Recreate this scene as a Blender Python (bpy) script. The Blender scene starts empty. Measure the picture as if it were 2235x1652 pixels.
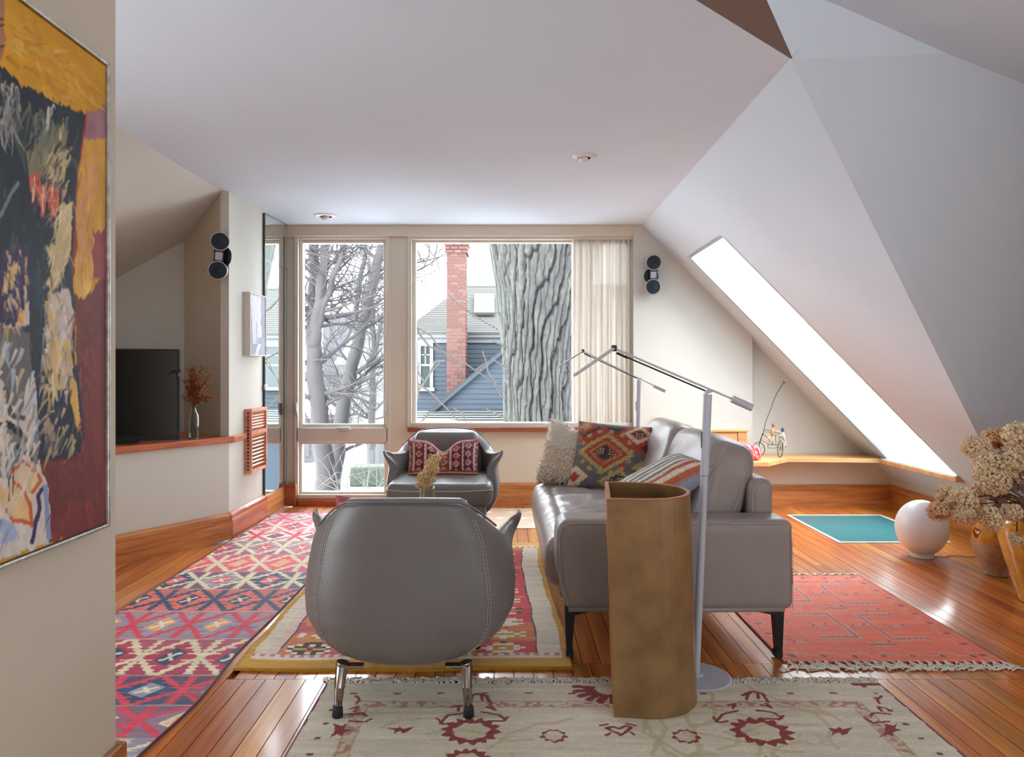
import bpy, bmesh, math, random
import numpy as np
from mathutils import Matrix, Vector, Euler
random.seed(7); RNG = np.random.default_rng(7)
D = bpy.data; SC = bpy.context.scene; COL = SC.collection
# ---------------------------------------------------------------- camera, sky, lights, exposure
CX, CY, F, H = 1105.0, 803.0, 1580.0, 1.2            # vanishing point, focal length (pixels), eye height (m)
cd = D.cameras.new('camera'); cam = D.objects.new('camera', cd); COL.objects.link(cam)
cam.location = (0, 0, H); cam.rotation_euler = (math.pi/2, 0, 0)
cd.sensor_width = 36; cd.lens = 36*F/2235
cd.shift_x = (1117.5-CX)/2235; cd.shift_y = -(826-CY)/2235
cd.clip_start = .05; cd.clip_end = 500
SC.camera = cam
WORLD = 12.5
w = D.worlds.new('overcast_sky'); SC.world = w; w.use_nodes = True
nt = w.node_tree; bg = nt.nodes['Background']
bg.inputs[0].default_value = (.90, .96, 1.04, 1); bg.inputs[1].default_value = WORLD
def area(name, loc, rot, sx, sy, power, col=(1, 1, 1), portal=False):
    l = D.lights.new(name, 'AREA'); l.shape = 'RECTANGLE'; l.size = sx; l.size_y = sy
    l.energy = power; l.color = col
    if portal: l.cycles.is_portal = True
    o = D.objects.new(name, l); COL.objects.link(o); o.location = loc; o.rotation_euler = rot
    return o
R90 = math.pi/2
area('portal_tall_window', (-1.42, 6.44, 1.2), (-R90, 0, 0), .85, 2.3, 1, portal=True)
area('portal_big_window', (.16, 6.44, 1.5), (-R90, 0, 0), 2.0, 1.75, 1, portal=True)
area('rear_fill', (.6, -2.6, .8), (R90+1.05, 0, 0), 3.6, 1.6, 46, (.84, .93, 1.0))  # added fill behind the camera; the rear wall has no window
area('passage_fill', (-3.25, 1.5, 1.05), (R90+.35, 0, -R90-.38), 2.2, 1.5, 66, (.84, .93, 1.0))  # unseen fill added in the left passage to lift ceiling and slope
area('upward_fill', (2.5, 1.0, .3), (math.pi, 0, 0), 1.3, 1.3, 7, (.88, .95, 1.0))  # invented upward fill for the high ceiling, no lamp stands here
area('side_fill', (3.8, -.6, 1.5), (R90, 0, R90), 3.2, 1.7, 36, (.90, .95, 1.0))  # extra fill added from the right, out of view; no window there
SC.view_settings.view_transform = 'Standard'; SC.view_settings.look = 'None'
SC.view_settings.exposure = 0.42; SC.view_settings.gamma = 1.0; SC.view_settings.use_curve_mapping = False
cy = SC.cycles
cy.max_bounces = 8; cy.diffuse_bounces = 5; cy.glossy_bounces = 4; cy.transparent_max_bounces = 16; cy.transmission_bounces = 6
cy.sample_clamp_indirect = 6; cy.caustics_reflective = False; cy.caustics_refractive = False; cy.use_denoising = True

# ---------------------------------------------------------------- helpers
def s2l(c):
    c = np.asarray(c, float)/255
    return np.where(c <= .04045, c/12.92, ((c+.055)/1.055)**2.4)
def S(r, g, b): return tuple(float(x) for x in s2l((r, g, b)))
def PT(px, py, Y): return np.array([(px-CX)*Y/F, Y, H-(py-CY)*Y/F])
def FL(px, py):
    Y = H*F/(py-CY); return np.array([(px-CX)*Y/F, Y, 0.])
def XA(px, Y): return (px-CX)*Y/F
def ZA(py, Y): return H-(py-CY)*Y/F
def RAYPL(px, py, p0, n):
    d = np.array([(px-CX)/F, 1, -(py-CY)/F]); o = np.array([0, 0, H])
    return o+d*(np.dot(n, np.asarray(p0)-o)/np.dot(n, d))
def hsh(i, j, k=0, s=0):
    n = (i.astype(np.int64)*374761393+j.astype(np.int64)*668265263+np.int64(k)*2147483647+np.int64(s)*974711) & 0x7fffffff
    n = ((n ^ (n >> 13))*1274126177) & 0x7fffffff
    return ((n ^ (n >> 16)) & 0xffff)/65535.
def vn(x, y, s=0):
    x = np.asarray(x, float); y = np.asarray(y, float); x, y = np.broadcast_arrays(x, y)
    i = np.floor(x); j = np.floor(y); a = x-i; b = y-j; a = a*a*(3-2*a); b = b*b*(3-2*b)
    i = i.astype(np.int64); j = j.astype(np.int64)
    return (hsh(i, j, 0, s)*(1-a)+hsh(i+1, j, 0, s)*a)*(1-b)+(hsh(i, j+1, 0, s)*(1-a)+hsh(i+1, j+1, 0, s)*a)*b
def fbm(x, y, s=0, o=4):
    r = 0; a = .5
    for k in range(o): r = r+a*vn(np.asarray(x)*2**k, np.asarray(y)*2**k, s+k*17); a *= .5
    return r
def sst(a, b, x):
    t = np.clip((x-a)/(b-a), 0, 1); return t*t*(3-2*t)
BASE = {}
def base(o): return BASE.get(o.name, np.zeros(3)) if o else np.zeros(3)
def mesh(name, V, Fc, col=None, smooth=False):
    me = D.meshes.new(name); V = np.asarray(V, np.float32).reshape(-1, 3)
    if isinstance(Fc, np.ndarray):
        nf, k = Fc.shape; me.vertices.add(len(V)); me.vertices.foreach_set('co', V.ravel())
        me.loops.add(nf*k); me.loops.foreach_set('vertex_index', Fc.astype(np.int32).ravel())
        me.polygons.add(nf); me.polygons.foreach_set('loop_start', np.arange(0, nf*k, k, dtype=np.int32))
        me.polygons.foreach_set('loop_total', np.full(nf, k, np.int32)); me.update(calc_edges=True)
    else:
        me.from_pydata(V.tolist(), [], [list(f) for f in Fc]); me.update()
    if smooth: me.polygons.foreach_set('use_smooth', np.ones(len(me.polygons), bool))
    if col is not None:
        ca = me.color_attributes.new('Col', 'FLOAT_COLOR', 'POINT'); c = np.ones((len(V), 4), np.float32); c[:, :3] = col
        ca.data.foreach_set('color', c.ravel())
    return me
def props(o, label=None, cat=None, group=None, kind=None):
    if label: o['label'] = label
    if cat: o['category'] = cat
    if group: o['group'] = group
    if kind: o['kind'] = kind
    return o
def mk(name, V, Fc, mat, parent=None, col=None, smooth=False, bevel=0, seg=2, sub=0, label=None, cat=None, group=None, kind=None, fixn=True):
    V = np.asarray(V, float).reshape(-1, 3)-base(parent)
    me = mesh(name, V, Fc, col, smooth)
    if mat: me.materials.append(mat)
    if fixn:
        bm = bmesh.new(); bm.from_mesh(me); bmesh.ops.recalc_face_normals(bm, faces=bm.faces); bm.to_mesh(me); bm.free()
    o = D.objects.new(name, me); COL.objects.link(o)
    if parent: o.parent = parent; BASE[o.name] = base(parent)
    if bevel:
        m = o.modifiers.new('bevel', 'BEVEL'); m.width = bevel; m.segments = seg; m.limit_method = 'ANGLE'; m.angle_limit = .6
    if sub:
        m = o.modifiers.new('sub', 'SUBSURF'); m.levels = sub; m.render_levels = sub
    return props(o, label, cat, group, kind)
def thing(name, label, cat, loc=(0, 0, 0), group=None):
    o = D.objects.new(name, None); COL.objects.link(o); o.location = loc; o.empty_display_size = .1
    BASE[o.name] = np.array(loc, float); return props(o, label, cat, group)
def copytree(o, parent=None):
    c = o.copy(); COL.objects.link(c)
    if parent: c.parent = parent
    for ch in [x for x in o.children]: copytree(ch, c)
    return c
class MB:
    def __init__(s): s.v = []; s.f = []
    def add(s, V, Fc):
        n = len(s.v); s.v += [tuple(map(float, p)) for p in V]; s.f += [tuple(int(i)+n for i in f) for f in Fc]; return s
    def box(s, a, b, M=None):
        (x0, y0, z0), (x1, y1, z1) = a, b
        V = [(x0, y0, z0), (x1, y0, z0), (x1, y1, z0), (x0, y1, z0), (x0, y0, z1), (x1, y0, z1), (x1, y1, z1), (x0, y1, z1)]
        if M: V = [tuple(M @ Vector(p)) for p in V]
        return s.add(V, [(0, 3, 2, 1), (4, 5, 6, 7), (0, 1, 5, 4), (1, 2, 6, 5), (2, 3, 7, 6), (3, 0, 4, 7)])
    def bar(s, p, q, wd, ht, up=(0, 0, 1)):
        p = Vector(p); q = Vector(q); d = (q-p); L = d.length; d.normalize(); u = Vector(up); sd = d.cross(u).normalized(); u = sd.cross(d)
        V = [p+sd*a*wd/2+u*b*ht/2+d*c*L for c in (0, 1) for a, b in ((-1, -1), (1, -1), (1, 1), (-1, 1))]
        return s.add(V, [(0, 1, 2, 3), (7, 6, 5, 4), (0, 4, 5, 1), (1, 5, 6, 2), (2, 6, 7, 3), (3, 7, 4, 0)])
    def tube(s, pts, r, n=8, cap=True, closed=False):
        P = [Vector(p) for p in pts]; m = len(P); R = [r]*m if np.isscalar(r) else list(r); V = []; Fc = []; prev = None
        for i, p in enumerate(P):
            a = P[i-1] if (i or closed) else p; b = P[(i+1) % m] if (i < m-1 or closed) else p
            t = (b-a)
            if t.length < 1e-9: t = Vector((0, 0, 1))
            t.normalize()
            if prev is None: prev = t.orthogonal()
            u = prev-t*prev.dot(t)
            if u.length < 1e-6: u = t.orthogonal()
            u.normalize(); prev = u; v = t.cross(u)
            V += [p+(u*math.cos(2*math.pi*k/n)+v*math.sin(2*math.pi*k/n))*R[i] for k in range(n)]
        for i in range(m-1 if not closed else m):
            j = (i+1) % m
            Fc += [(i*n+k, i*n+(k+1) % n, j*n+(k+1) % n, j*n+k) for k in range(n)]
        if cap and not closed: Fc += [tuple(range(n-1, -1, -1)), tuple((m-1)*n+k for k in range(n))]
        return s.add(V, Fc)
    def lathe(s, prof, c=(0, 0, 0), n=32, M=None, cap=True):
        V = []; Fc = []; m = len(prof)
        for r, z in prof: V += [(r*math.cos(2*math.pi*k/n), r*math.sin(2*math.pi*k/n), z) for k in range(n)]
        for i in range(m-1): Fc += [(i*n+k, i*n+(k+1) % n, (i+1)*n+(k+1) % n, (i+1)*n+k) for k in range(n)]
        if cap: Fc += [tuple(range(n-1, -1, -1)), tuple((m-1)*n+k for k in range(n))]
        V = [Vector(p) for p in V]
        if M: V = [M @ p for p in V]
        return s.add([p+Vector(c) for p in V], Fc)
    def prism(s, poly, z0, z1, M=None):
        n = len(poly); V = [Vector((x, y, z0)) for x, y in poly]+[Vector((x, y, z1)) for x, y in poly]
        if M: V = [M @ p for p in V]
        return s.add(V, [tuple(range(n-1, -1, -1)), tuple(range(n, 2*n))]+[(i, (i+1) % n, n+(i+1) % n, n+i) for i in range(n)])
    def slab(s, poly3, off):
        n = len(poly3); V = [tuple(p) for p in poly3]+[tuple(np.asarray(p)+np.asarray(off)) for p in poly3]
        return s.add(V, [tuple(range(n-1, -1, -1)), tuple(range(n, 2*n))]+[(i, (i+1) % n, n+(i+1) % n, n+i) for i in range(n)])
    def mk(s, name, mat, parent=None, **k): return mk(name, s.v, s.f, mat, parent, **k)
def grid_faces(nu, nv, flip=False):
    i = np.arange(nu-1); j = np.arange(nv-1); I, J = np.meshgrid(i, j, indexing='ij'); a = (I*nv+J).ravel()
    f = np.stack([a, a+nv, a+nv+1, a+1], 1); return f[:, ::-1] if flip else f
def rcube(half, r, res=(12, 12, 12), fn=None, c=(0, 0, 0)):
    """rounded cuboid with a dense grid that a function may dent and bulge"""
    h = np.array(half, float); Vs = []; Fs = []; n0 = 0
    def ax(n, hh):
        k = max(2, n//4); t = (1-np.cos(np.linspace(0, math.pi/2, k+1)))*r
        return np.concatenate([-hh+t[:-1], np.linspace(-hh+r, hh-r, n), (hh-t[:-1])[::-1]])
    A = [ax(res[i], h[i]) for i in range(3)]
    for d in range(3):
        e, g = (d+1) % 3, (d+2) % 3
        for sg in (-1, 1):
            E, G = np.meshgrid(A[e], A[g], indexing='ij'); P = np.zeros(E.shape+(3,)); P[..., d] = sg*h[d]; P[..., e] = E; P[..., g] = G
            Vs.append(P.reshape(-1, 3)); Fs.append(grid_faces(len(A[e]), len(A[g]), sg < 0)+n0); n0 += E.size
    V = np.concatenate(Vs); Fc = np.concatenate(Fs)
    q = np.clip(V, -(h-r), h-r); d = V-q; L = np.linalg.norm(d, axis=1, keepdims=True); V = q+np.where(L > 0, d/np.maximum(L, 1e-9)*r, 0)
    _, idx, inv = np.unique(np.round(V, 6), axis=0, return_index=True, return_inverse=True); V = V[idx]; Fc = inv.ravel()[Fc]
    ok = np.array([len(set(f)) == 4 for f in Fc.tolist()]); Fc = Fc[ok]
    if fn is not None: V = fn(V)
    return V+np.array(c, float), Fc
def xf(V, M): return np.asarray(V) @ np.array(M.to_3x3()).T+np.array(M.translation)
def pillow(wd, ht, th, n=44, dent=0, pinch=.07, wr=.006, seed=3):
    t = np.linspace(-1, 1, n); U, Vv = np.meshgrid(t, t, indexing='ij')
    x = wd/2*U*(1-pinch*(1-Vv**2)*U**2); y = ht/2*Vv*(1-pinch*(1-U**2)*Vv**2)
    y = y-dent*np.exp(-(U/.28)**2)*sst(-.3, 1, Vv)
    z = th/2*np.clip((1-U**4)*(1-Vv**4), 0, 1)**.55*(1-.35*dent/.08*np.exp(-(U/.2)**2)*sst(0, 1, Vv) if dent else 1)
    nz = (fbm(U*3+seed, Vv*3, seed)-.5)*wr*2*(1-np.maximum(abs(U), abs(Vv))**6)
    P = np.concatenate([np.stack([x, y, z+nz], -1).reshape(-1, 3), np.stack([x, y, -z+nz], -1).reshape(-1, 3)])
    Fc = np.concatenate([grid_faces(n, n), grid_faces(n, n, True)+n*n])
    return P, Fc, np.concatenate([U.ravel(), U.ravel()]), np.concatenate([Vv.ravel(), Vv.ravel()]), n*n
def inpoly(X, Y, pts):
    c = np.zeros(X.shape, bool); n = len(pts)
    for i in range(n):
        x0, y0 = pts[i]; x1, y1 = pts[i-1]
        if y0 == y1: continue
        c ^= ((y0 > Y) != (y1 > Y)) & (X < (x1-x0)*(Y-y0)/(y1-y0)+x0)
    return c
def dline(X, Y, pts):
    d = np.full(X.shape, 1e9)
    for (x0, y0), (x1, y1) in zip(pts[:-1], pts[1:]):
        dx, dy = x1-x0, y1-y0; t = np.clip(((X-x0)*dx+(Y-y0)*dy)/(dx*dx+dy*dy+1e-12), 0, 1)
        d = np.minimum(d, np.hypot(X-x0-t*dx, Y-y0-t*dy))
    return d

# ---------------------------------------------------------------- materials
def mat(name, col=(.5, .5, .5), rough=.5, metal=0, var=0, vscale=6, bump=0, bscale=60, attr=False, spec=.5, coat=0, coatr=.1, sheen=0, trans=0, ior=1.45, stretch=(1, 1, 1), bdet=3, emit=None, rvar=0):
    m = D.materials.new(name); m.use_nodes = True; n = m.node_tree.nodes; l = m.node_tree.links; b = n['Principled BSDF']
    b.inputs['Roughness'].default_value = rough; b.inputs['Metallic'].default_value = metal
    b.inputs['Specular IOR Level'].default_value = spec; b.inputs['Coat Weight'].default_value = coat; b.inputs['Coat Roughness'].default_value = coatr
    b.inputs['Sheen Weight'].default_value = sheen; b.inputs['Transmission Weight'].default_value = trans; b.inputs['IOR'].default_value = ior
    if emit: b.inputs['Emission Color'].default_value = (*emit[0], 1); b.inputs['Emission Strength'].default_value = emit[1]
    tc = n.new('ShaderNodeTexCoord'); mp = n.new('ShaderNodeMapping'); mp.inputs['Scale'].default_value = stretch; l.new(tc.outputs['Object'], mp.inputs[0])
    if attr:
        a = n.new('ShaderNodeAttribute'); a.attribute_name = 'Col'; src = a.outputs['Color']
    else:
        a = n.new('ShaderNodeRGB'); a.outputs[0].default_value = (*col, 1); src = a.outputs[0]
    if var:
        t = n.new('ShaderNodeTexNoise'); t.inputs['Scale'].default_value = vscale; t.inputs['Detail'].default_value = 4; l.new(mp.outputs[0], t.inputs[0])
        r = n.new('ShaderNodeMapRange'); r.inputs[1].default_value = .3; r.inputs[2].default_value = .7; r.inputs[3].default_value = 1-var; r.inputs[4].default_value = 1+var
        l.new(t.outputs[0], r.inputs[0]); x = n.new('ShaderNodeMix'); x.data_type = 'RGBA'; x.blend_type = 'MULTIPLY'; x.inputs[0].default_value = 1
        l.new(src, x.inputs[6]); l.new(r.outputs[0], x.inputs[7]); src = x.outputs[2]
    l.new(src, b.inputs['Base Color'])
    if rvar:
        t = n.new('ShaderNodeTexNoise'); t.inputs['Scale'].default_value = 3; l.new(mp.outputs[0], t.inputs[0])
        r = n.new('ShaderNodeMapRange'); r.inputs[1].default_value = .3; r.inputs[2].default_value = .7; r.inputs[3].default_value = rough-rvar; r.inputs[4].default_value = rough+rvar
        l.new(t.outputs[0], r.inputs[0]); l.new(r.outputs[0], b.inputs['Roughness'])
    if bump:
        t = n.new('ShaderNodeTexNoise'); t.inputs['Scale'].default_value = bscale; t.inputs['Detail'].default_value = bdet; l.new(mp.outputs[0], t.inputs[0])
        q = n.new('ShaderNodeBump'); q.inputs['Strength'].default_value = bump; q.inputs['Distance'].default_value = .01; l.new(t.outputs[0], q.inputs['Height']); l.new(q.outputs[0], b.inputs['Normal'])
    return m
def wood(name, cols, rough=.35, grain=(2.2, 26, 26), coat=.3, hue=0., bump=.05, coatr=.08):
    """grain runs along the first axis of stretch that is small"""
    m = D.materials.new(name); m.use_nodes = True; n = m.node_tree.nodes; l = m.node_tree.links; b = n['Principled BSDF']
    b.inputs['Roughness'].default_value = rough; b.inputs['Coat Weight'].default_value = coat; b.inputs['Coat Roughness'].default_value = coatr
    tc = n.new('ShaderNodeTexCoord'); oi = n.new('ShaderNodeObjectInfo'); ad = n.new('ShaderNodeVectorMath'); ad.operation = 'MULTIPLY_ADD'
    cb = n.new('ShaderNodeCombineXYZ'); 
    for i in range(3): l.new(oi.outputs['Random'], cb.inputs[i])
    ad.inputs[1].default_value = (37, 53, 71); l.new(cb.outputs[0], ad.inputs[0]); l.new(tc.outputs['Object'], ad.inputs[2])
    mp = n.new('ShaderNodeMapping'); mp.inputs['Scale'].default_value = grain; l.new(ad.outputs[0], mp.inputs[0])
    t = n.new('ShaderNodeTexNoise'); t.inputs['Scale'].default_value = 1; t.inputs['Detail'].default_value = 6; t.inputs['Roughness'].default_value = .6; t.inputs['Distortion'].default_value = .4
    l.new(mp.outputs[0], t.inputs[0]); r = n.new('ShaderNodeValToRGB'); e = r.color_ramp.elements
    e[0].position = .3; e[0].color = (*cols[0], 1); e[1].position = .72; e[1].color = (*cols[2], 1); k = e.new(.52); k.color = (*cols[1], 1)
    l.new(t.outputs[0], r.inputs[0]); src = r.outputs[0]
    if hue:
        h = n.new('ShaderNodeHueSaturation'); mr = n.new('ShaderNodeMapRange'); mr.inputs[3].default_value = 1-hue; mr.inputs[4].default_value = 1+hue
        l.new(oi.outputs['Random'], mr.inputs[0]); l.new(mr.outputs[0], h.inputs['Value'])
        ms = n.new('ShaderNodeMath'); ms.operation = 'MULTIPLY'; ms.inputs[1].default_value = 7.31; l.new(oi.outputs['Random'], ms.inputs[0])
        fr = n.new('ShaderNodeMath'); fr.operation = 'FRACT'; l.new(ms.outputs[0], fr.inputs[0])
        m2 = n.new('ShaderNodeMapRange'); m2.inputs[3].default_value = .487; m2.inputs[4].default_value = .513; l.new(fr.outputs[0], m2.inputs[0]); l.new(m2.outputs[0], h.inputs['Hue'])
        l.new(src, h.inputs['Color']); src = h.outputs[0]
    l.new(src, b.inputs['Base Color'])
    q = n.new('ShaderNodeBump'); q.inputs['Strength'].default_value = bump; q.inputs['Distance'].default_value = .004; l.new(t.outputs[0], q.inputs['Height']); l.new(q.outputs[0], b.inputs['Normal'])
    return m
def glass_pane(name, tint=(.97, .985, .98), refl=.012):
    m = D.materials.new(name); m.use_nodes = True; n = m.node_tree.nodes; l = m.node_tree.links; n.remove(n['Principled BSDF'])
    t = n.new('ShaderNodeBsdfTransparent'); t.inputs[0].default_value = (*tint, 1); g = n.new('ShaderNodeBsdfGlossy'); g.inputs['Roughness'].default_value = .02
    x = n.new('ShaderNodeMixShader'); lw = n.new('ShaderNodeLayerWeight'); lw.inputs[0].default_value = .2
    mr = n.new('ShaderNodeMapRange'); mr.inputs[3].default_value = 0; mr.inputs[4].default_value = .6; mr.inputs[1].default_value = .12; l.new(lw.outputs['Fresnel'], mr.inputs[0]); l.new(mr.outputs[0], x.inputs[0])
    l.new(t.outputs[0], x.inputs[1]); l.new(g.outputs[0], x.inputs[2]); l.new(x.outputs[0], n['Material Output'].inputs[0]); return m
def sheer(name, col):
    m = D.materials.new(name); m.use_nodes = True; n = m.node_tree.nodes; l = m.node_tree.links; n.remove(n['Principled BSDF'])
    d = n.new('ShaderNodeBsdfDiffuse'); d.inputs[0].default_value = (*col, 1); tr = n.new('ShaderNodeBsdfTranslucent'); tr.inputs[0].default_value = (*col, 1)
    tp = n.new('ShaderNodeBsdfTransparent'); tp.inputs[0].default_value = (1, .99, .97, 1); a = n.new('ShaderNodeMixShader'); a.inputs[0].default_value = .22
    l.new(d.outputs[0], a.inputs[1]); l.new(tr.outputs[0], a.inputs[2]); b = n.new('ShaderNodeMixShader')
    tc = n.new('ShaderNodeTexCoord'); mp = n.new('ShaderNodeMapping'); mp.inputs['Scale'].default_value = (400, 400, 6); t = n.new('ShaderNodeTexNoise'); t.inputs['Scale'].default_value = 1
    l.new(tc.outputs['Object'], mp.inputs[0]); l.new(mp.outputs[0], t.inputs[0]); mr = n.new('ShaderNodeMapRange'); mr.inputs[3].default_value = .0; mr.inputs[4].default_value = .02
    l.new(t.outputs[0], mr.inputs[0]); l.new(mr.outputs[0], b.inputs[0]); l.new(a.outputs[0], b.inputs[1]); l.new(tp.outputs[0], b.inputs[2]); l.new(b.outputs[0], n['Material Output'].inputs[0]); return m
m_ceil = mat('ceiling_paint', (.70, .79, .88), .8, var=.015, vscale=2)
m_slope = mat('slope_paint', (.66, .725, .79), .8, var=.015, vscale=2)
m_brown = mat('brown_paint', S(122, 94, 80), .7)
m_wall = mat('cream_wall_paint', S(204, 202, 192), .75, var=.015, vscale=2)
m_wall2 = mat('beige_wall_paint', S(212, 201, 182), .75, var=.015, vscale=2)
m_trim = mat('beige_window_paint', S(212, 204, 190), .45)
m_floor = wood('floor_wood', (S(150, 74, 26), S(196, 112, 44), S(222, 146, 66)), .33, (30, 1.6, 30), .75, .24, .05, .12)
m_base = wood('baseboard_wood', (S(146, 78, 40), S(190, 112, 62), S(208, 136, 82)), .4, (2, 2, 30), .3, .05)
m_oak = wood('light_oak', (S(196, 140, 82), S(216, 164, 104), S(228, 182, 124)), .4, (2, 20, 20), .2, .04)
m_sill = wood('reddish_wood', (S(120, 52, 34), S(150, 74, 48), S(172, 96, 64)), .4, (2, 20, 20), .2, .06)
m_vent = wood('vent_wood', (S(172, 108, 82), S(204, 144, 114), S(220, 168, 140)), .45, (20, 3, 20), .1, .08)
m_lea = mat('grey_leather', S(114, 110, 108), .36, var=.05, vscale=5, bump=.12, bscale=260, spec=.5)
m_lea2 = mat('taupe_leather', S(152, 140, 135), .34, var=.05, vscale=5, bump=.1, bscale=260)
m_thread = mat('thread', S(190, 182, 172), .8)
m_dark = mat('black_metal', (.012, .012, .014), .35, 0)
m_rub = mat('black_rubber', (.012, .014, .02), .6)
m_chrome = mat('dark_chrome', (.32, .28, .25), .1, 1)
m_alu = mat('satin_aluminium', (.50, .50, .53), .42, .15)
m_alu2 = mat('silver_paint', (.50, .52, .58), .42, .05)
m_bronze = mat('bronze_patina', S(138, 106, 68), .42, .25, var=.22, vscale=9, bump=.03, bscale=30, rvar=.08)
m_bronze_in = mat('brown_tray', S(112, 74, 50), .35, var=.1)
m_orange_edge = mat('copper_edge', S(176, 108, 58), .4, .2)
m_glass = glass_pane('window_glass')
m_sheer = sheer('sheer_linen', S(212, 204, 192))
m_mirror = mat('mirror_glass', (.86, .9, .89), .0, 1)
m_gedge = mat('green_glass_edge', S(60, 96, 92), .2)
m_teal = mat('teal_glass', S(50, 112, 116), .2, var=.06, vscale=1.2)
m_white = mat('white_enamel', (.78, .78, .78), .35)
m_opal = mat('opal_glass', (.84, .85, .88), .28, spec=.4)
m_col = mat('woven_wool', attr=True, rough=.85, bump=.35, bscale=420, sheen=.15, var=.08, vscale=90)
m_col_s = mat('woven_kilim', attr=True, rough=.66, bump=.25, bscale=420, sheen=.06, var=.08, vscale=90)
m_paint = mat('canvas_paint', attr=True, rough=.5, bump=.08, bscale=500, var=.08, vscale=40)
m_cream = mat('cream_cotton', S(226, 218, 204), .9)
m_shag = mat('shag_wool', S(232, 220, 204), .9, var=.12, vscale=30)
# ---------------------------------------------------------------- room shell
ZC, YB, XL, XR = 2.44, 6.30, -1.95, 3.33; ZH = 2.67; YG = 6.40     # ceiling, back wall, left wall, right knee wall, high ceiling, window plane
ST = 'structure'
up = np.array([0, 0, 1.])
Apt = RAYPL(1725, 128, (0, 0, ZC), up)
Tpt = np.array([XA(1403, YB-.03), YB+.2, ZC]); Kpt = np.array([3.343, 6.28, .235])
nS = np.cross(Tpt-Apt, Kpt-Apt); nS /= np.linalg.norm(nS)
def SL(px, py): return RAYPL(px, py, Apt, nS)
def slx(z, Y):      # X on the right slope at height z, depth Y
    return Apt[0]-(nS[1]*(Y-Apt[1])+nS[2]*(z-Apt[2]))/nS[0]
Bpt = SL(2125, 940)
Gp = RAYPL(1830, 12, (0, 0, ZH), up); Cp = RAYPL(2070, 118, (0, 0, ZH), up)
nD = np.cross(Bpt-Apt, Cp-Apt); nD /= np.linalg.norm(nD)
Sp = RAYPL(1518, 0, (0, 0, ZC), up); nB = np.cross(Sp-Apt, up); Ep = RAYPL(1668, 0, Apt, nB)
E2 = Apt+(Ep-Apt)*(ZH-ZC)/(Ep[2]-ZC)
dB = (Sp-Apt)/np.linalg.norm(Sp-Apt); tB = (-1.2-Apt[0])/dB[0]; Wl = Apt+dB*tB; Wh = Wl+np.array([0, 0, ZH-ZC])
dD = (Cp-Gp)/np.linalg.norm(Cp-Gp)
# end of the hip edge along the dark plane at the high ceiling
hd = np.cross(nD, up); hd = hd/np.linalg.norm(hd); hd = hd*np.sign(hd[0]); Dx = Cp+hd*((4.2-Cp[0])/hd[0])
def onD(X, z): return np.array([X, Apt[1]-(nD[0]*(X-Apt[0])+nD[2]*(z-Apt[2]))/nD[1], z])
hip = (Bpt-Apt); hipK = Apt+hip*((XR-Apt[0])/hip[0]); hip0 = Apt+hip*((-ZC)/hip[2])
m = MB(); m.slab([Apt, Apt+(Tpt-Apt)*.06+np.array([.12, 0, 0]), (Tpt[0]+.12, 6.6, ZC), (XL-.06, 6.6, ZC), (XL-.06, Wl[1], ZC), Wl], (0, 0, .12)); m.mk('ceiling', m_ceil, kind=ST)
m = MB(); m.slab([E2, Gp, Cp, Dx, (4.2, -3.7, ZH), (-1.2, -3.7, ZH), Wh], (0, 0, .1)); m.mk('ceiling_upper', m_ceil, kind=ST)
m = MB(); o_ = np.array([.006, -.006, 0]); m.slab([Apt+o_, E2+o_, Wh+o_, Wl+o_], (-.004, .004, 0)); m.mk('ceiling_bulkhead', m_brown, kind=ST)
m = MB(); m.slab([Apt, E2, Gp], (.02, .06, .06)); m.slab([Apt, Gp, Cp], (.02, .06, .06)); m.mk('ceiling_facets', m_ceil, kind=ST)
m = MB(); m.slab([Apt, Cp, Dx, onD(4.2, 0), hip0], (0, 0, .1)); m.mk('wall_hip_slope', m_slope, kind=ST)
# right slope with the skylight opening
SK0, SK1 = 5.0, 5.93; zt, zs = 2.10, .45
def sp(z, Y): return np.array([slx(z, Y), Y, z])
out = nS*np.sign(nS[0])
q = [sp(zt, SK0), sp(zt, SK1), sp(.40, SK1), sp(.40, SK0)]
zk = .20
o4 = [Apt, np.array([Tpt[0], 6.6, ZC]), sp(zk, 6.6), sp(zk, hipK[1])]
o4[1] = sp(ZC, 6.6)
m = MB()
for a, b in ((0, 1), (1, 2), (2, 3)):
    m.slab([o4[a], o4[b], q[b], q[a]], out*.02)
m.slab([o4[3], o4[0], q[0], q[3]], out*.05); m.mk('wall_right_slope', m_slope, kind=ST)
# skylight shaft, frame and pane
win = thing('window_3', None, None, tuple(q[0])); win['kind'] = ST
m = MB(); dep = .015
for a, b in ((0, 1), (1, 2), (3, 0)):
    A0, B0 = q[a], q[b]; cen = sum(q)/4; off = (cen-(A0+B0)/2); off -= out*np.dot(off, out); off /= np.linalg.norm(off)
    m.slab([A0+out*.0, B0, B0+out*dep, A0+out*dep], -off*.03)
m.mk('window_reveal', m_white, win)
m = MB(); c4 = [p+out*dep for p in q]; cen = sum(c4)/4
for a in range(4):
    A0, B0 = c4[a], c4[(a+1) % 4]; iA = A0-(cen-A0)*.04; iB = B0-(cen-B0)*.04; m.slab([A0, B0, iB, iA], out*.05)
m.mk('window_frame', m_white, win)
MB().slab([p+out*(dep+.02) for p in c4[:]] if 0 else [c4[0]+out*.02, c4[1]+out*.02, c4[2]+out*.02, c4[3]+out*.02], out*.006).mk('pane', m_glass, win)
so = area('portal_skylight', tuple(cen+out*.12), (0, 0, 0), 1.0, 2.3, 1, portal=True)
zax = Vector(out); xax = Vector((0, 1, 0)); yax = zax.cross(xax); so.rotation_euler = Matrix((xax, yax, zax)).transposed().to_euler()
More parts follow.
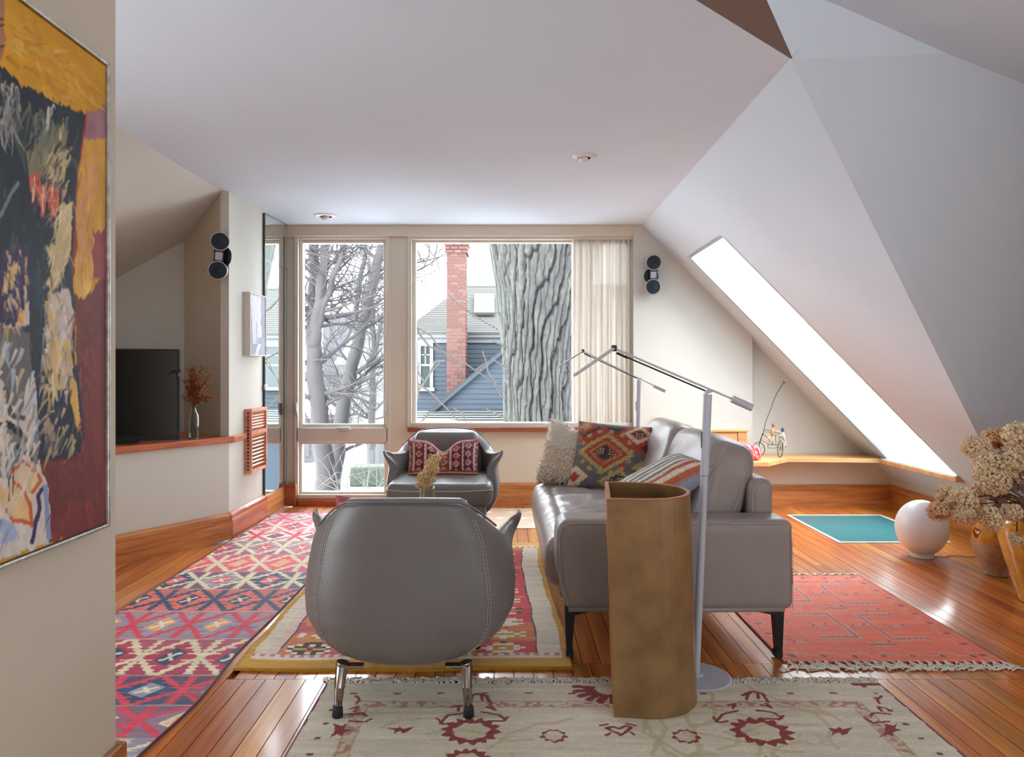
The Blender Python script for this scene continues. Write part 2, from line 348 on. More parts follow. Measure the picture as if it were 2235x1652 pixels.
# walls
def wallbox(name, a, b, mt): return MB().box(a, b).mk(name, mt, kind=ST)
wallbox('wall_near_left', (-1.2, -3.6, 0), (-1.05, 1.945, 2.8), m_wall2)
MB().box((-1.05, .4, 0), (-1.028, 1.945, .19)).box((-1.2, 1.945, 0), (-1.028, 1.967, .19)).mk('baseboard_near_left', m_base, kind=ST, bevel=.006)
wallbox('wall_rear', (-3.6, -3.7, 0), (4.4, -3.6, 2.8), m_wall)
wallbox('wall_far_right', (4.2, -3.6, 0), (4.3, 6.6, 2.8), m_wall)
wallbox('wall_far_left', (-3.5, -3.6, 0), (-3.4, 6.6, 2.8), m_wall)
# mirror wall and left alcove
CY0 = 5.09
wallbox('wall_left', (XL-.06, CY0, 0), (XL, 6.55, ZC), m_wall)
mA = .68; zA = lambda X: ZC-mA*(abs(X)-2.0)
pA = np.array([-2.42, 5.44]); pB = np.array([-2.88, 5.30]); pC = pB+(pB-pA)*2.2
m = MB(); m.slab([(XL-.05, CY0+.012, 0), (pA[0], pA[1], 0), (pA[0], pA[1], 2.6), (XL-.05, CY0+.012, 2.6)], (.04, .07, 0)); m.mk('wall_alcove_side', m_wall2, kind=ST)
m = MB(); m.slab([(*pA, 0), (*pC, 0), (*pC, 2.6), (*pA, 2.6)], (-.02, .08, 0)); m.mk('wall_alcove_back', m_wall, kind=ST)
m = MB(); m.slab([(-2.0, -3.6, ZC), (-2.0, 6.2, ZC), (-3.6, 6.2, zA(-3.6)), (-3.6, -3.6, zA(-3.6))], (0, 0, .06)); m.mk('ceiling_left_slope', m_wall, kind=ST)
m = MB(); m.slab([(-1.98, -3.6, ZC), (-1.98, Wl[1]+.1, ZC), (-1.1, Wl[1]+.1, ZC), (-1.1, -3.6, ZC)], (0, 0, .06)); m.mk('ceiling_passage', m_ceil, kind=ST)
k1 = np.array([XL, CY0]); k0 = FL(250, 1234)[:2]; kd = (k0-k1)/np.linalg.norm(k0-k1); kn = np.array([-kd[1], kd[0]])
if kn[0] < 0: kn = -kn
k2 = k1+kd*1.9; ZSH = .72
m = MB(); m.slab([(*k1, 0), (*k2, 0), (*k2, ZSH-.04), (*k1, ZSH-.04)], (-kn[0]*.06, -kn[1]*.06, 0)); m.mk('wall_knee_left', m_wall, kind=ST)
ke = k1+kn*.012
MB().slab([(*(k1+kn*.03-kd*.03), ZSH-.04), (*(k2+kn*.03), ZSH-.04), (*(pC+np.array([0, .03])), ZSH-.04), (*(pA+np.array([0, .03])), ZSH-.04), (XL-.03, CY0+.04, ZSH-.04)], (0, 0, .04)).mk('trim_1', m_base, kind=ST, bevel=.006)
MB().box((XL-.02, CY0, ZSH-.045), (XL+.03, 5.36, ZSH)).mk('trim_2', m_base, kind=ST, bevel=.005)
def baseb(name, p, q_, nrm, h=.185, mt=None):
    p = np.array(p, float); q_ = np.array(q_, float); nrm = np.array(nrm, float); d = (q_-p); L = np.linalg.norm(d); d /= L
    prof = [(0, 0), (.028, 0), (.028, h*.72), (.022, h*.74), (.024, h*.76), (.024, h*.9), (.012, h*.97), (.008, h), (0, h)]
    V = [(*(p+nrm*a), z) for a, z in prof]+[(*(q_+nrm*a), z) for a, z in prof]; n = len(prof)
    Fc = [tuple(range(n)), tuple(range(2*n-1, n-1, -1))]+[(i, n+i, n+(i+1) % n, (i+1) % n) for i in range(n)]
    return mk(name, V, Fc, mt or m_base, kind=ST)
baseb('baseboard_knee', k1+kn*.0-kd*.012, k2, kn)
baseb('baseboard_left', (XL, CY0-.012), (XL, 5.80), (1, 0)); 
MB().box((XL, 5.805, 0), (XL+.028, 6.30, .168)).slab([(XL, 5.805, .168), (XL+.028, 5.805, .168), (XL+.012, 5.805, .186), (XL, 5.805, .186)], (0, .495, 0)).mk('baseboard_mirror', m_base, kind=ST, bevel=.003)
# back wall: pieces around the two windows
WX0, WX1, WZ0, WZ1 = XA(653, YG), XA(850, YG), .06, ZA(519, YG)
VX0, VX1, VZ0, VZ1 = XA(899, YG), XA(1400, YG), ZA(932, YG-.06), ZA(519, YG)
m = MB()
for a, b in (((XL-.06, 0), (WX0, ZC)), ((WX1, 0), (VX0, ZC)), ((WX0, 0), (WX1, WZ0)), ((WX0, WZ1), (WX1, ZC)), ((VX0, 0), (VX1, VZ0)), ((VX0, VZ1), (VX1, ZC))):
    m.box((a[0], YB+.02, a[1]), (b[0], YB+.15, b[1]))
m.mk('wall_back', m_wall2, kind=ST)
MB().box((XL, YB-.02, ZA(515, YB-.02)), (XA(1383, YB), YB+.03, ZC)).mk('trim_3', m_wall2, kind=ST, bevel=.003)
XS = XA(1383, YB-.04); XN = XA(1643, YB-.04)
wallbox('wall_back_right', (XS, YB-.03, 0), (XN, YB+.3, ZC), m_wall)
wallbox('wall_niche', (XN, YB+.06, 0), (XR+.3, YB+.16, 1.6), m_wall)
wallbox('wall_under_shelf', (XN, YB-.025, 0), (XR+.1, YB+.08, .42), m_wall2)
wallbox('wall_right_knee', (XR, 4.4, 0), (XR+.08, 6.5, .24), m_wall)
baseb('baseboard_back', (XA(850, YB), YB+.02), (XS, YB+.02), (0, -1), .2)
baseb('baseboard_back_right', (XS, YB-.03), (XR, YB-.03), (0, -1), .19)
baseb('baseboard_right', (XR, 6.3), (XR, 4.45), (-1, 0), .19)
MB().box((XL+.0, YB-.03, 0), (XA(648, YB), YB+.03, .20)).mk('trim_4', m_sill, kind=ST, bevel=.012)
MB().box((XA(650, YB), YB-.01, 0), (XA(852, YB), YB+.06, .055)).mk('trim_5', m_base, kind=ST, bevel=.004)
MB().box((XA(890, YB-.02), YB-.035, ZA(942, YB-.02)), (XA(1385, YB-.02), YB+.09, ZA(932.5, YB-.02))).mk('trim_6', m_sill, kind=ST, bevel=.004)
# windows
def winframe(mb, x0, x1, z0, z1, wd, y0, y1):
    mb.box((x0, y0, z0), (x0+wd, y1, z1)).box((x1-wd, y0, z0), (x1, y1, z1)).box((x0+wd, y0, z0), (x1-wd, y1, z0+wd)).box((x0+wd, y0, z1-wd), (x1-wd, y1, z1))
w1 = thing('window_1', None, None, ((WX0+WX1)/2, YG, WZ0)); w1['kind'] = ST
m = MB(); winframe(m, WX0-.02, WX1+.02, WZ0, WZ1+.01, .035, YG-.09, YG+.04); zr0, zr1 = ZA(962, YG), ZA(932, YG)
m.box((WX0, YG-.09, zr0), (WX1, YG+.04, zr1)); m.mk('window_frame', m_trim, w1, bevel=.004)
m = MB(); winframe(m, WX0+.015, WX1-.015, zr1, WZ1-.025, .03, YG-.05, YG+.02); m.mk('sash', m_trim, w1, bevel=.004)
m = MB(); winframe(m, WX0+.015, WX1-.015, WZ0+.03, zr0, .024, YG-.05, YG+.02); m.mk('sash', m_trim, w1, bevel=.004)
MB().box((WX0+.04, YG-.015, zr1+.02), (WX1-.04, YG-.009, WZ1-.05)).mk('pane', m_glass, w1)
MB().box((WX0+.03, YG-.015, WZ0+.05), (WX1-.03, YG-.009, zr0-.02)).mk('pane', m_glass, w1)
hx = XA(752, YG-.1); m = MB(); m.box((hx-.05, YG-.115, zr1-.022), (hx+.05, YG-.088, zr1-.004)).bar((hx-.06, YG-.13, zr1+.002), (hx+.05, YG-.135, zr1+.004), .022, .014); m.mk('crank_handle', m_alu, w1, bevel=.005, label='satin metal crank handle')
for xx in (WX0+.005, WX1-.012):
    zz = ZA(895, YG-.1); MB().box((xx-.006, YG-.115, zz-.04), (xx+.012, YG-.09, zz+.06)).bar((xx+.003, YG-.13, zz+.07), (xx+.003, YG-.12, zz-.01), .01, .01, (0, 1, 0)).mk('latch', m_alu, w1, bevel=.003)
w2 = thing('window_2', None, None, ((VX0+VX1)/2, YG, VZ0)); w2['kind'] = ST
m = MB(); winframe(m, VX0-.03, VX1, VZ0, VZ1+.01, .04, YG-.092, YG+.04); m.mk('window_frame', m_trim, w2, bevel=.004)
m = MB(); winframe(m, VX0+.012, VX1-.01, VZ0+.01, VZ1-.02, .03, YG-.045, YG+.02); m.mk('sash', m_trim, w2, bevel=.004)
MB().box((VX0+.03, YG-.015, VZ0+.03), (VX1-.03, YG-.009, VZ1-.04)).mk('pane', m_glass, w2)
# floor: slab and planks
fl = MB().box((-3.5, -3.7, -.14), (4.3, 6.5, -.02)).mk('floor', m_base, kind=ST)
PW = .0772; cache = {}
def plank(x0, y0, y1):
    key = round(y1-y0, 3)
    if key not in cache:
        V = []; g = .0016; L = key
        P = MB().box((g, g*.6, -.019), (PW-g, L-g*.6, 0)); cache[key] = mesh('plank', P.v, P.f); cache[key].materials.append(m_floor)
    o = D.objects.new('plank', cache[key]); COL.objects.link(o); o.parent = fl; o.location = (x0, y0, 0)
r2 = random.Random(5)
ks = range(int(-3.4/PW), int(3.4/PW)+1)
CUT = [3.4, 3.9, 4.4, 4.9, 5.3]
for k in ks:
    x = k*PW
    if -1.15 < x < 1.95: plank(x, .5, 2.79)
    elif 1.9 <= x < 4.1: plank(x, 1.5, 2.79)
    if -1.15 < x < 2.9: plank(x+.03, 2.79, 2.94)
    elif x >= 2.9: plank(x, 2.79, 2.94)
    if x < -1.9:
        if x > -2.7: plank(x, 2.6, 4.9 if x < -2.0 else 5.1)
    elif x > XR-.04:
        pass
    else:
        y0 = 2.94 if x > -1.15 else 2.2
        c = r2.choice(CUT)
        if k % 3 == 0 or x > 1.1: plank(x, y0, c); plank(x, c, 6.33)
        else: plank(x, y0, 6.33)
MB().box((-3.5, -3.7, -.03), (4.3, .5, -.002)).mk('floor_rear', m_base, kind=ST)
MB().box((-3.5, .5, -.03), (-1.2, 2.6, -.002)).mk('floor_passage', m_base, kind=ST)
MB().box((1.95, .5, -.03), (4.2, 1.5, -.002)).box((3.33, 1.5, -.03), (4.2, 4.4, -.003)).mk('floor_side', m_base, kind=ST)
# ---------------------------------------------------------------- rugs
def rug(name, label, x0, x1, y0, y1, colfn, step=.004, mt=None, th=.009, wav=.003, seed=1, rot=0, edge=None, cat='rug'):
    nu = int((x1-x0)/step)+1; nv = int((y1-y0)/step)+1
    U, Vv = np.meshgrid(np.linspace(0, x1-x0, nu), np.linspace(0, y1-y0, nv), indexing='ij')
    C = colfn(U, Vv, x1-x0, y1-y0); X = x0+U; Y = y0+Vv
    if edge: X, Y = edge(U, Vv, X, Y, x1-x0, y1-y0)
    Z = th+wav*(fbm(U*3, Vv*9, seed)-.4)
    P = np.stack([X, Y, Z], -1).reshape(-1, 3); Fc = grid_faces(nu, nv); n = nu*nv
    # skirt
    ring = np.concatenate([np.arange(nu)*nv, (nu-1)*nv+np.arange(1, nv), (np.arange(nu-2, -1, -1))*nv+nv-1, np.arange(nv-2, 0, -1)])
    low = P[ring].copy(); low[:, 2] = .0006; k = len(ring); a = np.arange(k); b = (a+1) % k
    Fc = np.concatenate([Fc, np.stack([ring[a], n+a, n+b, ring[b]], 1)]); P = np.concatenate([P, low]); CC = np.concatenate([C.reshape(-1, 3), C.reshape(-1, 3)[ring]])
    root = thing(name, label, cat, ((x0+x1)/2, (y0+y1)/2, 0))
    o = mk('rug_body', P, Fc, mt or m_col, root, col=np.clip(CC, 0, 1), smooth=True, fixn=False)
    return root
def lin(*c): return s2l(c)
def weave(C, U, V, amt=.10, s=0):
    r = (vn(U*40, V*260, s)-.5)*amt*2+(vn(U*3, V*60, s+5)-.5)*amt*1.6
    return C*(1+r)[..., None]
def put(C, msk, col):
    C[msk] = col; return C
def ident(C, U, V, cx, cy, wx, wy, cols, seed, n=7):
    """a mirrored woven motif of little blocks"""
    r = random.Random(seed); h = n//2+1; g = np.zeros((n, n), int)
    for i in range(h):
        for j in range(h):
            d = (abs(i-n//2)+abs(j-n//2))/(n//2)
            v = r.choice(range(1, len(cols)+1)) if (r.random() < .95-.5*max(0, d-.6)) and d < 1.6 else 0
            for a in (i, n-1-i):
                for b in (j, n-1-j): g[a, b] = v
    iu = np.floor((U-cx)/wx*n+n/2).astype(int); iv = np.floor((V-cy)/wy*n+n/2).astype(int)
    ok = (iu >= 0) & (iu < n) & (iv >= 0) & (iv < n); q = np.where(ok, g[np.clip(iu, 0, n-1), np.clip(iv, 0, n-1)], 0)
    for k, c in enumerate(cols): C[q == k+1] = c
    return C
CRM = lin(226, 208, 172); NAV = lin(28, 68, 100); CRI = lin(184, 44, 76); PNK = lin(226, 84, 100); COR = lin(238, 110, 88); GRB = lin(150, 148, 164)
MAU = lin(138, 96, 116); ORA = lin(240, 164, 92); RED = lin(218, 54, 76); LIL = lin(206, 178, 190); WHT = lin(236, 226, 212)
Ybnd = [2.15, 2.335, 2.555, 2.80, 3.187, 3.55, 3.90, 4.24, 4.62, 4.98, 5.30, 5.62, 5.96]
bands = [(GRB, CRM, ORA, CRM), (MAU, RED, CRM, ORA), (NAV, RED, GRB, CRM), (CRI, CRM, NAV, CRM), (GRB, RED, ORA, WHT), (COR, NAV, NAV, CRM), (NAV, CRM, PNK, CRM), (PNK, CRM, ORA, LIL), (MAU, CRM, RED, CRM), (WHT, RED, NAV, PNK), (PNK, WHT, MAU, CRM), (LIL, PNK, CRM, NAV)]
def kilim(U, V, Wd, Ln):
    C = np.zeros(U.shape+(3,)); u0 = U+(fbm(U*5, V*5, 3)-.5)*.03; Y = V+2.15+(vn(U*4, V*6, 8)-.5)*.02; px = .262
    for k, (mc, lc, cc, xc) in enumerate(bands):
        a, b = Ybnd[k], Ybnd[k+1]; mk_ = (Y >= a-1e-6) & (Y < b)
        if k == 0: mk_ |= Y < a
        if k == len(bands)-1: mk_ |= Y >= b
        u = (u0[mk_]/px+.35+.13*(k % 2)) % 1-.5; v = (Y[mk_]-a)/(b-a)-.5; cell = np.floor(u0[mk_]/px+.35+.13*(k % 2)).astype(int)
        d = abs(u)*2+abs(v)*2*1.0; c = np.tile(mc, (len(u), 1)); saw = abs(((v*11) % 1)-.5)*2; saw2 = abs(((u*9) % 1)-.5)*2
        alt = np.array([mc, mc*.9+.1*lc]); 
        corner = d > 1.12; c2 = bands[(k+(1 if True else 0)) % len(bands)][0]
        c[corner] = np.where((v[corner] > 0)[:, None], mc*.8+bands[min(k+1, 11)][0]*.2, mc*.82+bands[max(k-1, 0)][0]*.18)
        lw = .10+.13*saw*(abs(v) > .04); c[abs(d-1) < lw*.8] = lc
        # serrated uprights at the diamond tips
        c[(abs(abs(u)-.5) < .035+.055*saw) & (abs(v) < .47)] = lc
        # centre lozenge leaning with the weave
        dl = abs(u+v*.22)*2.6+abs(v-u*.5)*2.2; c[dl < .62] = cc
        x1 = abs(abs(u)-abs(v)*.8); c[(dl < .42) & (x1 < .035)] = xc; c[(dl < .5) & (np.hypot(abs(u)-.11, abs(v)-.10) < .035)] = xc
        # hooks
        for su in (-1, 1):
            for sv in (-1, 1):
                for hx, hy in ((.21, .30), (.36, .15)):
                    rr = np.hypot((u-su*hx)*1.25, v-sv*hy); an = np.arctan2(v-sv*hy, (u-su*hx)*su)
                    c[(abs(rr-.055) < .02) & (an*sv > -2.2) & (d < .98)] = lc
                    c[(abs(v-sv*(hy-.055)) < .014) & (u*su > hx-.12) & (u*su < hx) & (d < .95)] = lc
        c[(abs(v) > .485)] = mc*.6+CRM*.4
        # the odd diamond in another wool
        odd = (hsh(cell, cell*0+k, 0, 5) > .8) & (dl > .62) & (d < .84); c[odd] = c[odd]*.65+bands[(k+3) % 12][0]*.35
        C[mk_] = c
    e = np.minimum(U, Wd-U); C[e < .006] = lin(90, 50, 60)
    return weave(C, U, V, .14, 2)
def ked(U, V, X, Y, Wd, Ln):
    return X+.012*(vn(V*2.2, 0*V, 4)-.5)*2*np.where(U > Wd*.5, 1.6, .6), Y
rug('kilim_runner', 'long kilim runner with banded diamonds in crimson, navy, coral and grey', -1.905, -1.115, 2.15, 5.95, kilim, .0042, m_col_s, .007, .005, 3, edge=ked)
YEL = lin(206, 148, 20); RPK = lin(206, 84, 92); RRED = lin(212, 62, 66); ORG = lin(216, 124, 70); BLK = lin(62, 48, 44)
def yellow(U, V, Wd, Ln):
    u = U+(fbm(U*4, V*4, 6)-.5)*.03; v = V+(fbm(U*4, V*4, 9)-.5)*.03
    C = np.zeros(U.shape+(3,)); t = vn(U*7, V*11, 4); C[:] = RPK; C[vn(U*2, V*3, 7) > .55] = RRED; C[(vn(U*6, V*9, 12) > .62)] = ORG
    # column motifs of the border, then the field panel
    cols = [YEL, WHT, YEL*.9, WHT*.9, BLK, RRED, lin(190, 180, 120)]
    fx0, fx1, fy0, fy1 = .36, Wd-.36, .30, Ln-.30
    k = 0
    for cx in (.25, Wd-.27):
        for cyy in np.arange(.20, Ln-.1, .155):
            ident(C, u, v, cx, cyy, .19, .145, [YEL, WHT] if k % 3 else [YEL, WHT, BLK], 40+k); k += 1
    for cyy in (.2, Ln-.2):
        for cx in np.arange(.42, Wd-.3, .16):
            ident(C, u, v, cx, cyy, .145, .15, [YEL, WHT], 90+k); k += 1
    inn = (u > fx0) & (u < fx1) & (v > fy0) & (v < fy1); C[inn] = lin(218, 160, 60); C[inn & (vn(U*9, V*14, 3) > .55)] = YEL
    for cx in np.arange(fx0+.11, fx1, .2):
        for cyy in np.arange(fy0+.1, fy1, .2):
            ident(C, u, v, cx, cyy, .18, .18, [WHT, RPK, ORG] if k % 2 else [RRED, YEL, BLK], 200+k); k += 1
    bd = np.minimum(np.minimum(abs(u-fx0), abs(u-fx1))+10*((v < fy0) | (v > fy1)), np.minimum(abs(v-fy0), abs(v-fy1))+10*((u < fx0) | (u > fx1)))
    C[bd < .009] = lin(160, 180, 120); C[(bd > .009) & (bd < .02)] = RRED
    C *= (1-.0*t)[..., None]; C = C*(1+.25*(vn(U*60, V*90, 5)-.5))[..., None]
    ew = np.minimum(u, Wd-u); el = np.minimum(v, Ln-v); st = abs(((v*55) % 1)-.5)
    C[(ew < .135)] = BLK; C[(ew < .128)] = lin(226, 210, 186); C[(ew < .128) & (ew > .085) & (st > .3) & (u < Wd/2)] = lin(226, 176, 176)
    C[(el < .14)] = np.where((((u[el < .14]*24) % 1) > .5)[:, None], lin(196, 116, 112), lin(226, 206, 186))
    C[(el < .112)] = lin(230, 206, 190)
    C[(ew < .03) | (el < .085)] = YEL; C[(ew < .006) | (el < .012)] = YEL*.75
    return weave(C, U, V, .12, 5)
def yed(U, V, X, Y, Wd, Ln):
    return X+.02*np.sin(V*2.6+1)*sst(Wd*.5, Wd, U)+.012*(vn(V*5, V*0, 3)-.5), Y+.012*(vn(U*4, U*0, 2)-.5)*2
rug('yellow_bordered_rug', 'red and yellow tribal rug with mustard border and cream stripes', -1.085, .245, 2.865, 4.92, yellow, .0042, m_col, .013, .006, 6, edge=yed)
# coral rug
CB = lin(238, 112, 82)
def coral(U, V, Wd, Ln):
    C = np.zeros(U.shape+(3,)); C[:] = CB; wv = vn(U*2, V*22, 6); C *= (1+.16*(wv-.5))[..., None]
    G = lin(204, 168, 142); K = lin(122, 76, 92); u = U+(vn(V*8, U*3, 2)-.5)*.012; v = V+(vn(U*6, V*4, 3)-.5)*.016
    def zig(e, a, L):   # stepped border with star dots
        s = (a/.125) % 1; k = np.where(s < .5, .055, .085)
        C[(abs(e-k) < .0035)] = G; C[(abs(((a/.0625) % 1)-.5) > .47) & (e > .055) & (e < .085)] = G
        dd = np.hypot(((a/.125) % 1-.5)*.125, e-.052); C[dd < .012] = K; C[(abs(((a/.125) % 1-.5)*.125) < .003) & (abs(e-.052) < .02)] = K
    zig(np.minimum(u, Wd-u), v, Ln); zig(np.minimum(v, Ln-v), u, Wd)
    for i, (cx, cyy) in enumerate([(.33, .42), (.68, .40), (.33, .92), (.70, .88)]):
        bx = np.maximum(abs(u-cx)/.105, abs(v-cyy)/.155); gap = (u-cx)*(1 if i % 2 else -1) < .06
        C[(abs(bx-1) < .12) & gap] = CB*.92; C[(abs(bx-.9) < .03) & gap] = G; C[(abs(bx-1.1) < .03) & gap] = G
        C[(abs(bx-1) < .05) & gap & (((u*38) % 1 < .5) ^ ((v*38) % 1 < .5))] = K
        for ox, oy in ((0, 0), (-.17, .02), (.0, .23), (-.17, -.2)):
            a = u-cx-ox; b = v-cyy-oy; C[(abs(b-.008) < .003) & (abs(a) < .03)] = G*.9; C[(abs(b+.008) < .003) & (abs(a) < .03)] = G*.9
            C[(abs(abs(a)-abs(b)-.02) < .004) & (abs(b) < .026)] = K*1.1
    for cx, cyy in ((.5, .18), (.5, .65), (.16, .66), (.5, 1.1)):
        a = abs(u-cx); b = abs(v-cyy); C[(a < .06) & (b < .014) & (((u*90) % 1) < .4)] = K; C[(abs(b-.02) < .003) & (a < .05)] = G
    C[np.minimum(u, Wd-u) < .006] = lin(150, 60, 52)
    return weave(C, U, V, .08, 9)
rg = rug('coral_rug', 'coral red flatweave rug with tasselled ends behind the sofa', 1.125, 2.035, 2.945, 4.165, coral, .0042, m_col_s, .007, .004, 9)
def fringe(parent, x0, x1, y, dirn, n, ln, seed, clump=1, r=.0022, mt=None):
    R = random.Random(seed); m = MB()
    for i in range(n):
        x = x0+(x1-x0)*(i+.5)/n; lean = R.uniform(-.6, .9)
        for k in range(clump):
            L = ln*R.uniform(.7, 1.15); a = (R.uniform(-.35, .35) if clump < 4 else R.uniform(-.12, .12))+lean*.6; xx = x+R.uniform(-.3, .3)*(x1-x0)/n*(1 if clump < 4 else .35)
            pts = []; z = .006
            for t in (0, .3, .65, 1):
                pts.append((xx+math.sin(a+t*R.uniform(-.9, .9))*L*t, y+dirn*math.cos(a)*L*t, .007-.003*t+R.random()*.004*(0 < t)))
            m.tube(pts, r, 4)
    return m.mk('fringe', mt or m_cream, parent, smooth=True, kind='stuff')
fringe(rg, 1.13, 2.03, 2.95, -1, 24, .085, 3, 7, .003); fringe(rg, 1.13, 2.03, 4.16, 1, 20, .05, 4, 5, .003)
# ivory rug
IV = lin(228, 217, 191); DR = lin(138, 30, 30); TAN = lin(196, 176, 132)
IX0, IX1, IY0, IY1 = -.68, 1.41, 1.25, 2.735
def ivory(U, V, Wd, Ln):
    X = U+IX0; Y = V+IY0; C = np.zeros(U.shape+(3,)); C[:] = IV
    C *= (1+.16*(vn(X*5, Y*38, 4)-.5)+.10*(fbm(X*2, Y*4, 5)-.5)-.08)[..., None]
    jx = X+(vn(X*30, Y*30, 7)-.5)*.008; jy = Y+(vn(X*30, Y*30, 11)-.5)*.008
    def P(*pp): return [tuple(FL(px, py)[:2]) for px, py in pp]
    rs = random.Random(3)
    for k in range(46):     # pale vines
        x, y = rs.uniform(IX0+.2, IX1-.2), rs.uniform(IY0, IY1-.2); a = rs.uniform(0, 6.3); pts = [(x, y)]
        for q_ in range(6): a += rs.uniform(-.8, .8); x += .06*math.cos(a); y += .06*math.sin(a); pts.append((x, y))
        d = dline(jx, jy, pts); C[d < .008] = C[d < .008]*.35+.65*TAN
    for k in range(26):
        cx, cyy = rs.uniform(IX0+.25, IX1-.25), rs.uniform(IY0, IY1-.3); s_ = (vn((X-cx)*30, (Y-cyy)*30, k) > .42) & (np.hypot(X-cx, (Y-cyy)) < rs.uniform(.04, .08)); C[s_] = C[s_]*.55+.45*lin(186, 168, 136)
    e = np.minimum(np.minimum(jx-IX0, IX1-jx), IY1-jy)
    bandm = (abs(e-.17) < .022); C[bandm] = C[bandm]*.7+.3*lin(190, 150, 120); C[bandm & (vn(X*70, Y*70, 3) > .62)] = lin(186, 132, 108)
    C[(abs(e-.148) < .003) | (abs(e-.193) < .003)] = lin(190, 160, 128)
    ex = np.minimum(jx-IX0, IX1-jx); s1 = (abs(((jy/.095) % 1)-.5)*.095 < .007) & (abs(ex-.075) < .010); C[s1] = lin(116, 62, 44)
    s2 = (abs(((jx/.16) % 1)-.5)*.16 < .014) & (abs(IY1-jy-.085) < .007) & (ex > .05); C[s2] = lin(160, 70, 60)
    def star(px, py, rx, n=14, s=1, hole=.58):
        cx, cyy = FL(px, py)[:2]; a = np.arctan2(jy-cyy, jx-cx); r = np.hypot(jx-cx, (jy-cyy)*1.08)
        R_ = rx*(.78+.24*abs(((a/(2*math.pi)*n+.25) % 1)-.5)*2); C[(r < R_) & (r > rx*hole*(1+.08*np.sin(a*7)))] = DR*s; C[r < rx*hole*(1+.06*np.sin(a*6))] = C[r < rx*hole*(1+.06*np.sin(a*6))]*.7+.3*TAN
    star(1028, 1601, .10); star(1662, 1602, .105); star(1208, 1612, .047, 9, 1, .68); star(1498, 1613, .05, 9, 1, .66); star(1018, 1668, .08); star(1700, 1690, .09)
    def ln(w_, *pp, c=None): d = dline(jx, jy, P(*pp)); C[d < w_] = DR if c is None else c
    for ox in (0, 600):     # crowns and the sprigs around each star
        f = lambda *pp: [(px+ox*1.003, py-(4 if ox else 0)) for px, py in pp]
        ln(.007, *f((1018, 1526), (1040, 1519), (1062, 1524), (1072, 1540))); ln(.006, *f((1030, 1524), (1026, 1536))); ln(.006, *f((1050, 1521), (1054, 1534)))
        for a, b, c in (((1010, 1562), (975, 1568), (960, 1585)), ((1050, 1560), (1090, 1566), (1104, 1578)), ((1062, 1548), (1080, 1555), (1070, 1545)), ((1068, 1580), (1100, 1580), (1108, 1572)), ((988, 1548), (1004, 1545), (1000, 1556)), ((955, 1574), (965, 1586), (985, 1583))):
            ln(.0055, *f(a, b, c))
    for mx, sx in ((775, 1), (1925, -1)):
        for a, b, c in (((0, 1524), (6, 1530), (4, 1540)), ((-8, 1552), (6, 1548), (0, 1558)), ((-14, 1564), (14, 1562), (20, 1568)), ((-10, 1580), (18, 1582), (28, 1574))):
            ln(.0055, *[(mx+sx*dx*1.3, yy) for dx, yy in (a, b, c)])
    for px, py, sc in ((873, 1598, 1), (1832, 1600, .95)):
        C[inpoly(jx, jy, P((px-28, py-6), (px-8, py-3), (px, py-8), (px+6, py-2), (px+30, py-7), (px+16, py+6), (px+6, py+10), (px-2, py+4), (px-14, py+12), (px-12, py+3)))] = DR
    for px, py in ((742, 1600), (1945, 1600)):
        C[inpoly(jx, jy, P((px-14, py-16), (px+4, py-10), (px+14, py-16), (px+10, py-4), (px+26, py), (px+8, py+4), (px+4, py+14), (px-8, py+8), (px-26, py+16), (px-14, py+2)))] = DR
    d = dline(jx, jy, P((1322, 1596), (1340, 1592), (1352, 1596), (1368, 1591), (1378, 1595), (1356, 1610), (1322, 1596))); C[d < .006] = DR
    for a, b in (((1312, 1590), (1326, 1586)), ((1370, 1586), (1386, 1590)), ((1322, 1610), (1330, 1606)), ((1384, 1610), (1376, 1606))): ln(.006, a, b)
    for k in range(6):       # palmette half hidden by the pedestal
        a = -.15+k*.36; ln(.013, (1332-38*math.cos(a), 1508+16*math.sin(a)), (1332-78*math.cos(a), 1508+30*math.sin(a)), c=lin(146, 38, 44))
    ln(.008, (1078, 1497), (1092, 1491), (1108, 1497)); ln(.008, (1544, 1497), (1556, 1493), (1574, 1498))
    C[(ex < .008)] = lin(120, 36, 72); C[(abs(jx-IX1+.05) < .06) & (IY1-jy < .02)] = DR*1.2
    return weave(C, U, V, .09, 7)
ir = rug('ivory_rug', 'ivory hand knotted rug with dark red flowers and white fringe', IX0, IX1, IY0, IY1, ivory, .0038, m_col, .009, .003, 12)
fringe(ir, IX0, IX1, IY1, 1, 320, .055, 8, 2, .0024)
PL = lin(222, 190, 164)
def pale(U, V, Wd, Ln):
    C = np.zeros(U.shape+(3,)); C[:] = PL; C *= (1+.1*(vn(U*4, V*30, 2)-.5))[..., None]; W_ = lin(240, 228, 206)
    for i, cx in enumerate(np.arange(.12, Wd, .18)):
        for j, cyy in enumerate((.13, .36, .6)):
            dx = abs(U-cx-(.09 if j % 2 else 0)); dy = abs(V-cyy); C[(dx+dy < .05) & ((abs(dx-dy) < .012) | (dx < .008) | (dy < .008))] = W_
    d = abs(U-.95)/.16+abs(V-.4)/.2; C[(d < 1)] = lin(214, 204, 146); C[(d < .6)] = PL
    C[np.minimum(np.minimum(U, Wd-U), np.minimum(V, Ln-V)) < .03] = lin(226, 206, 180); return weave(C, U, V, .06, 2)
rug('pale_pink_rug', 'faded pink flatweave rug with white stars under the window wall', -.62, .62, 5.40, 6.16, pale, .006, m_col_s, .006, .002, 5)

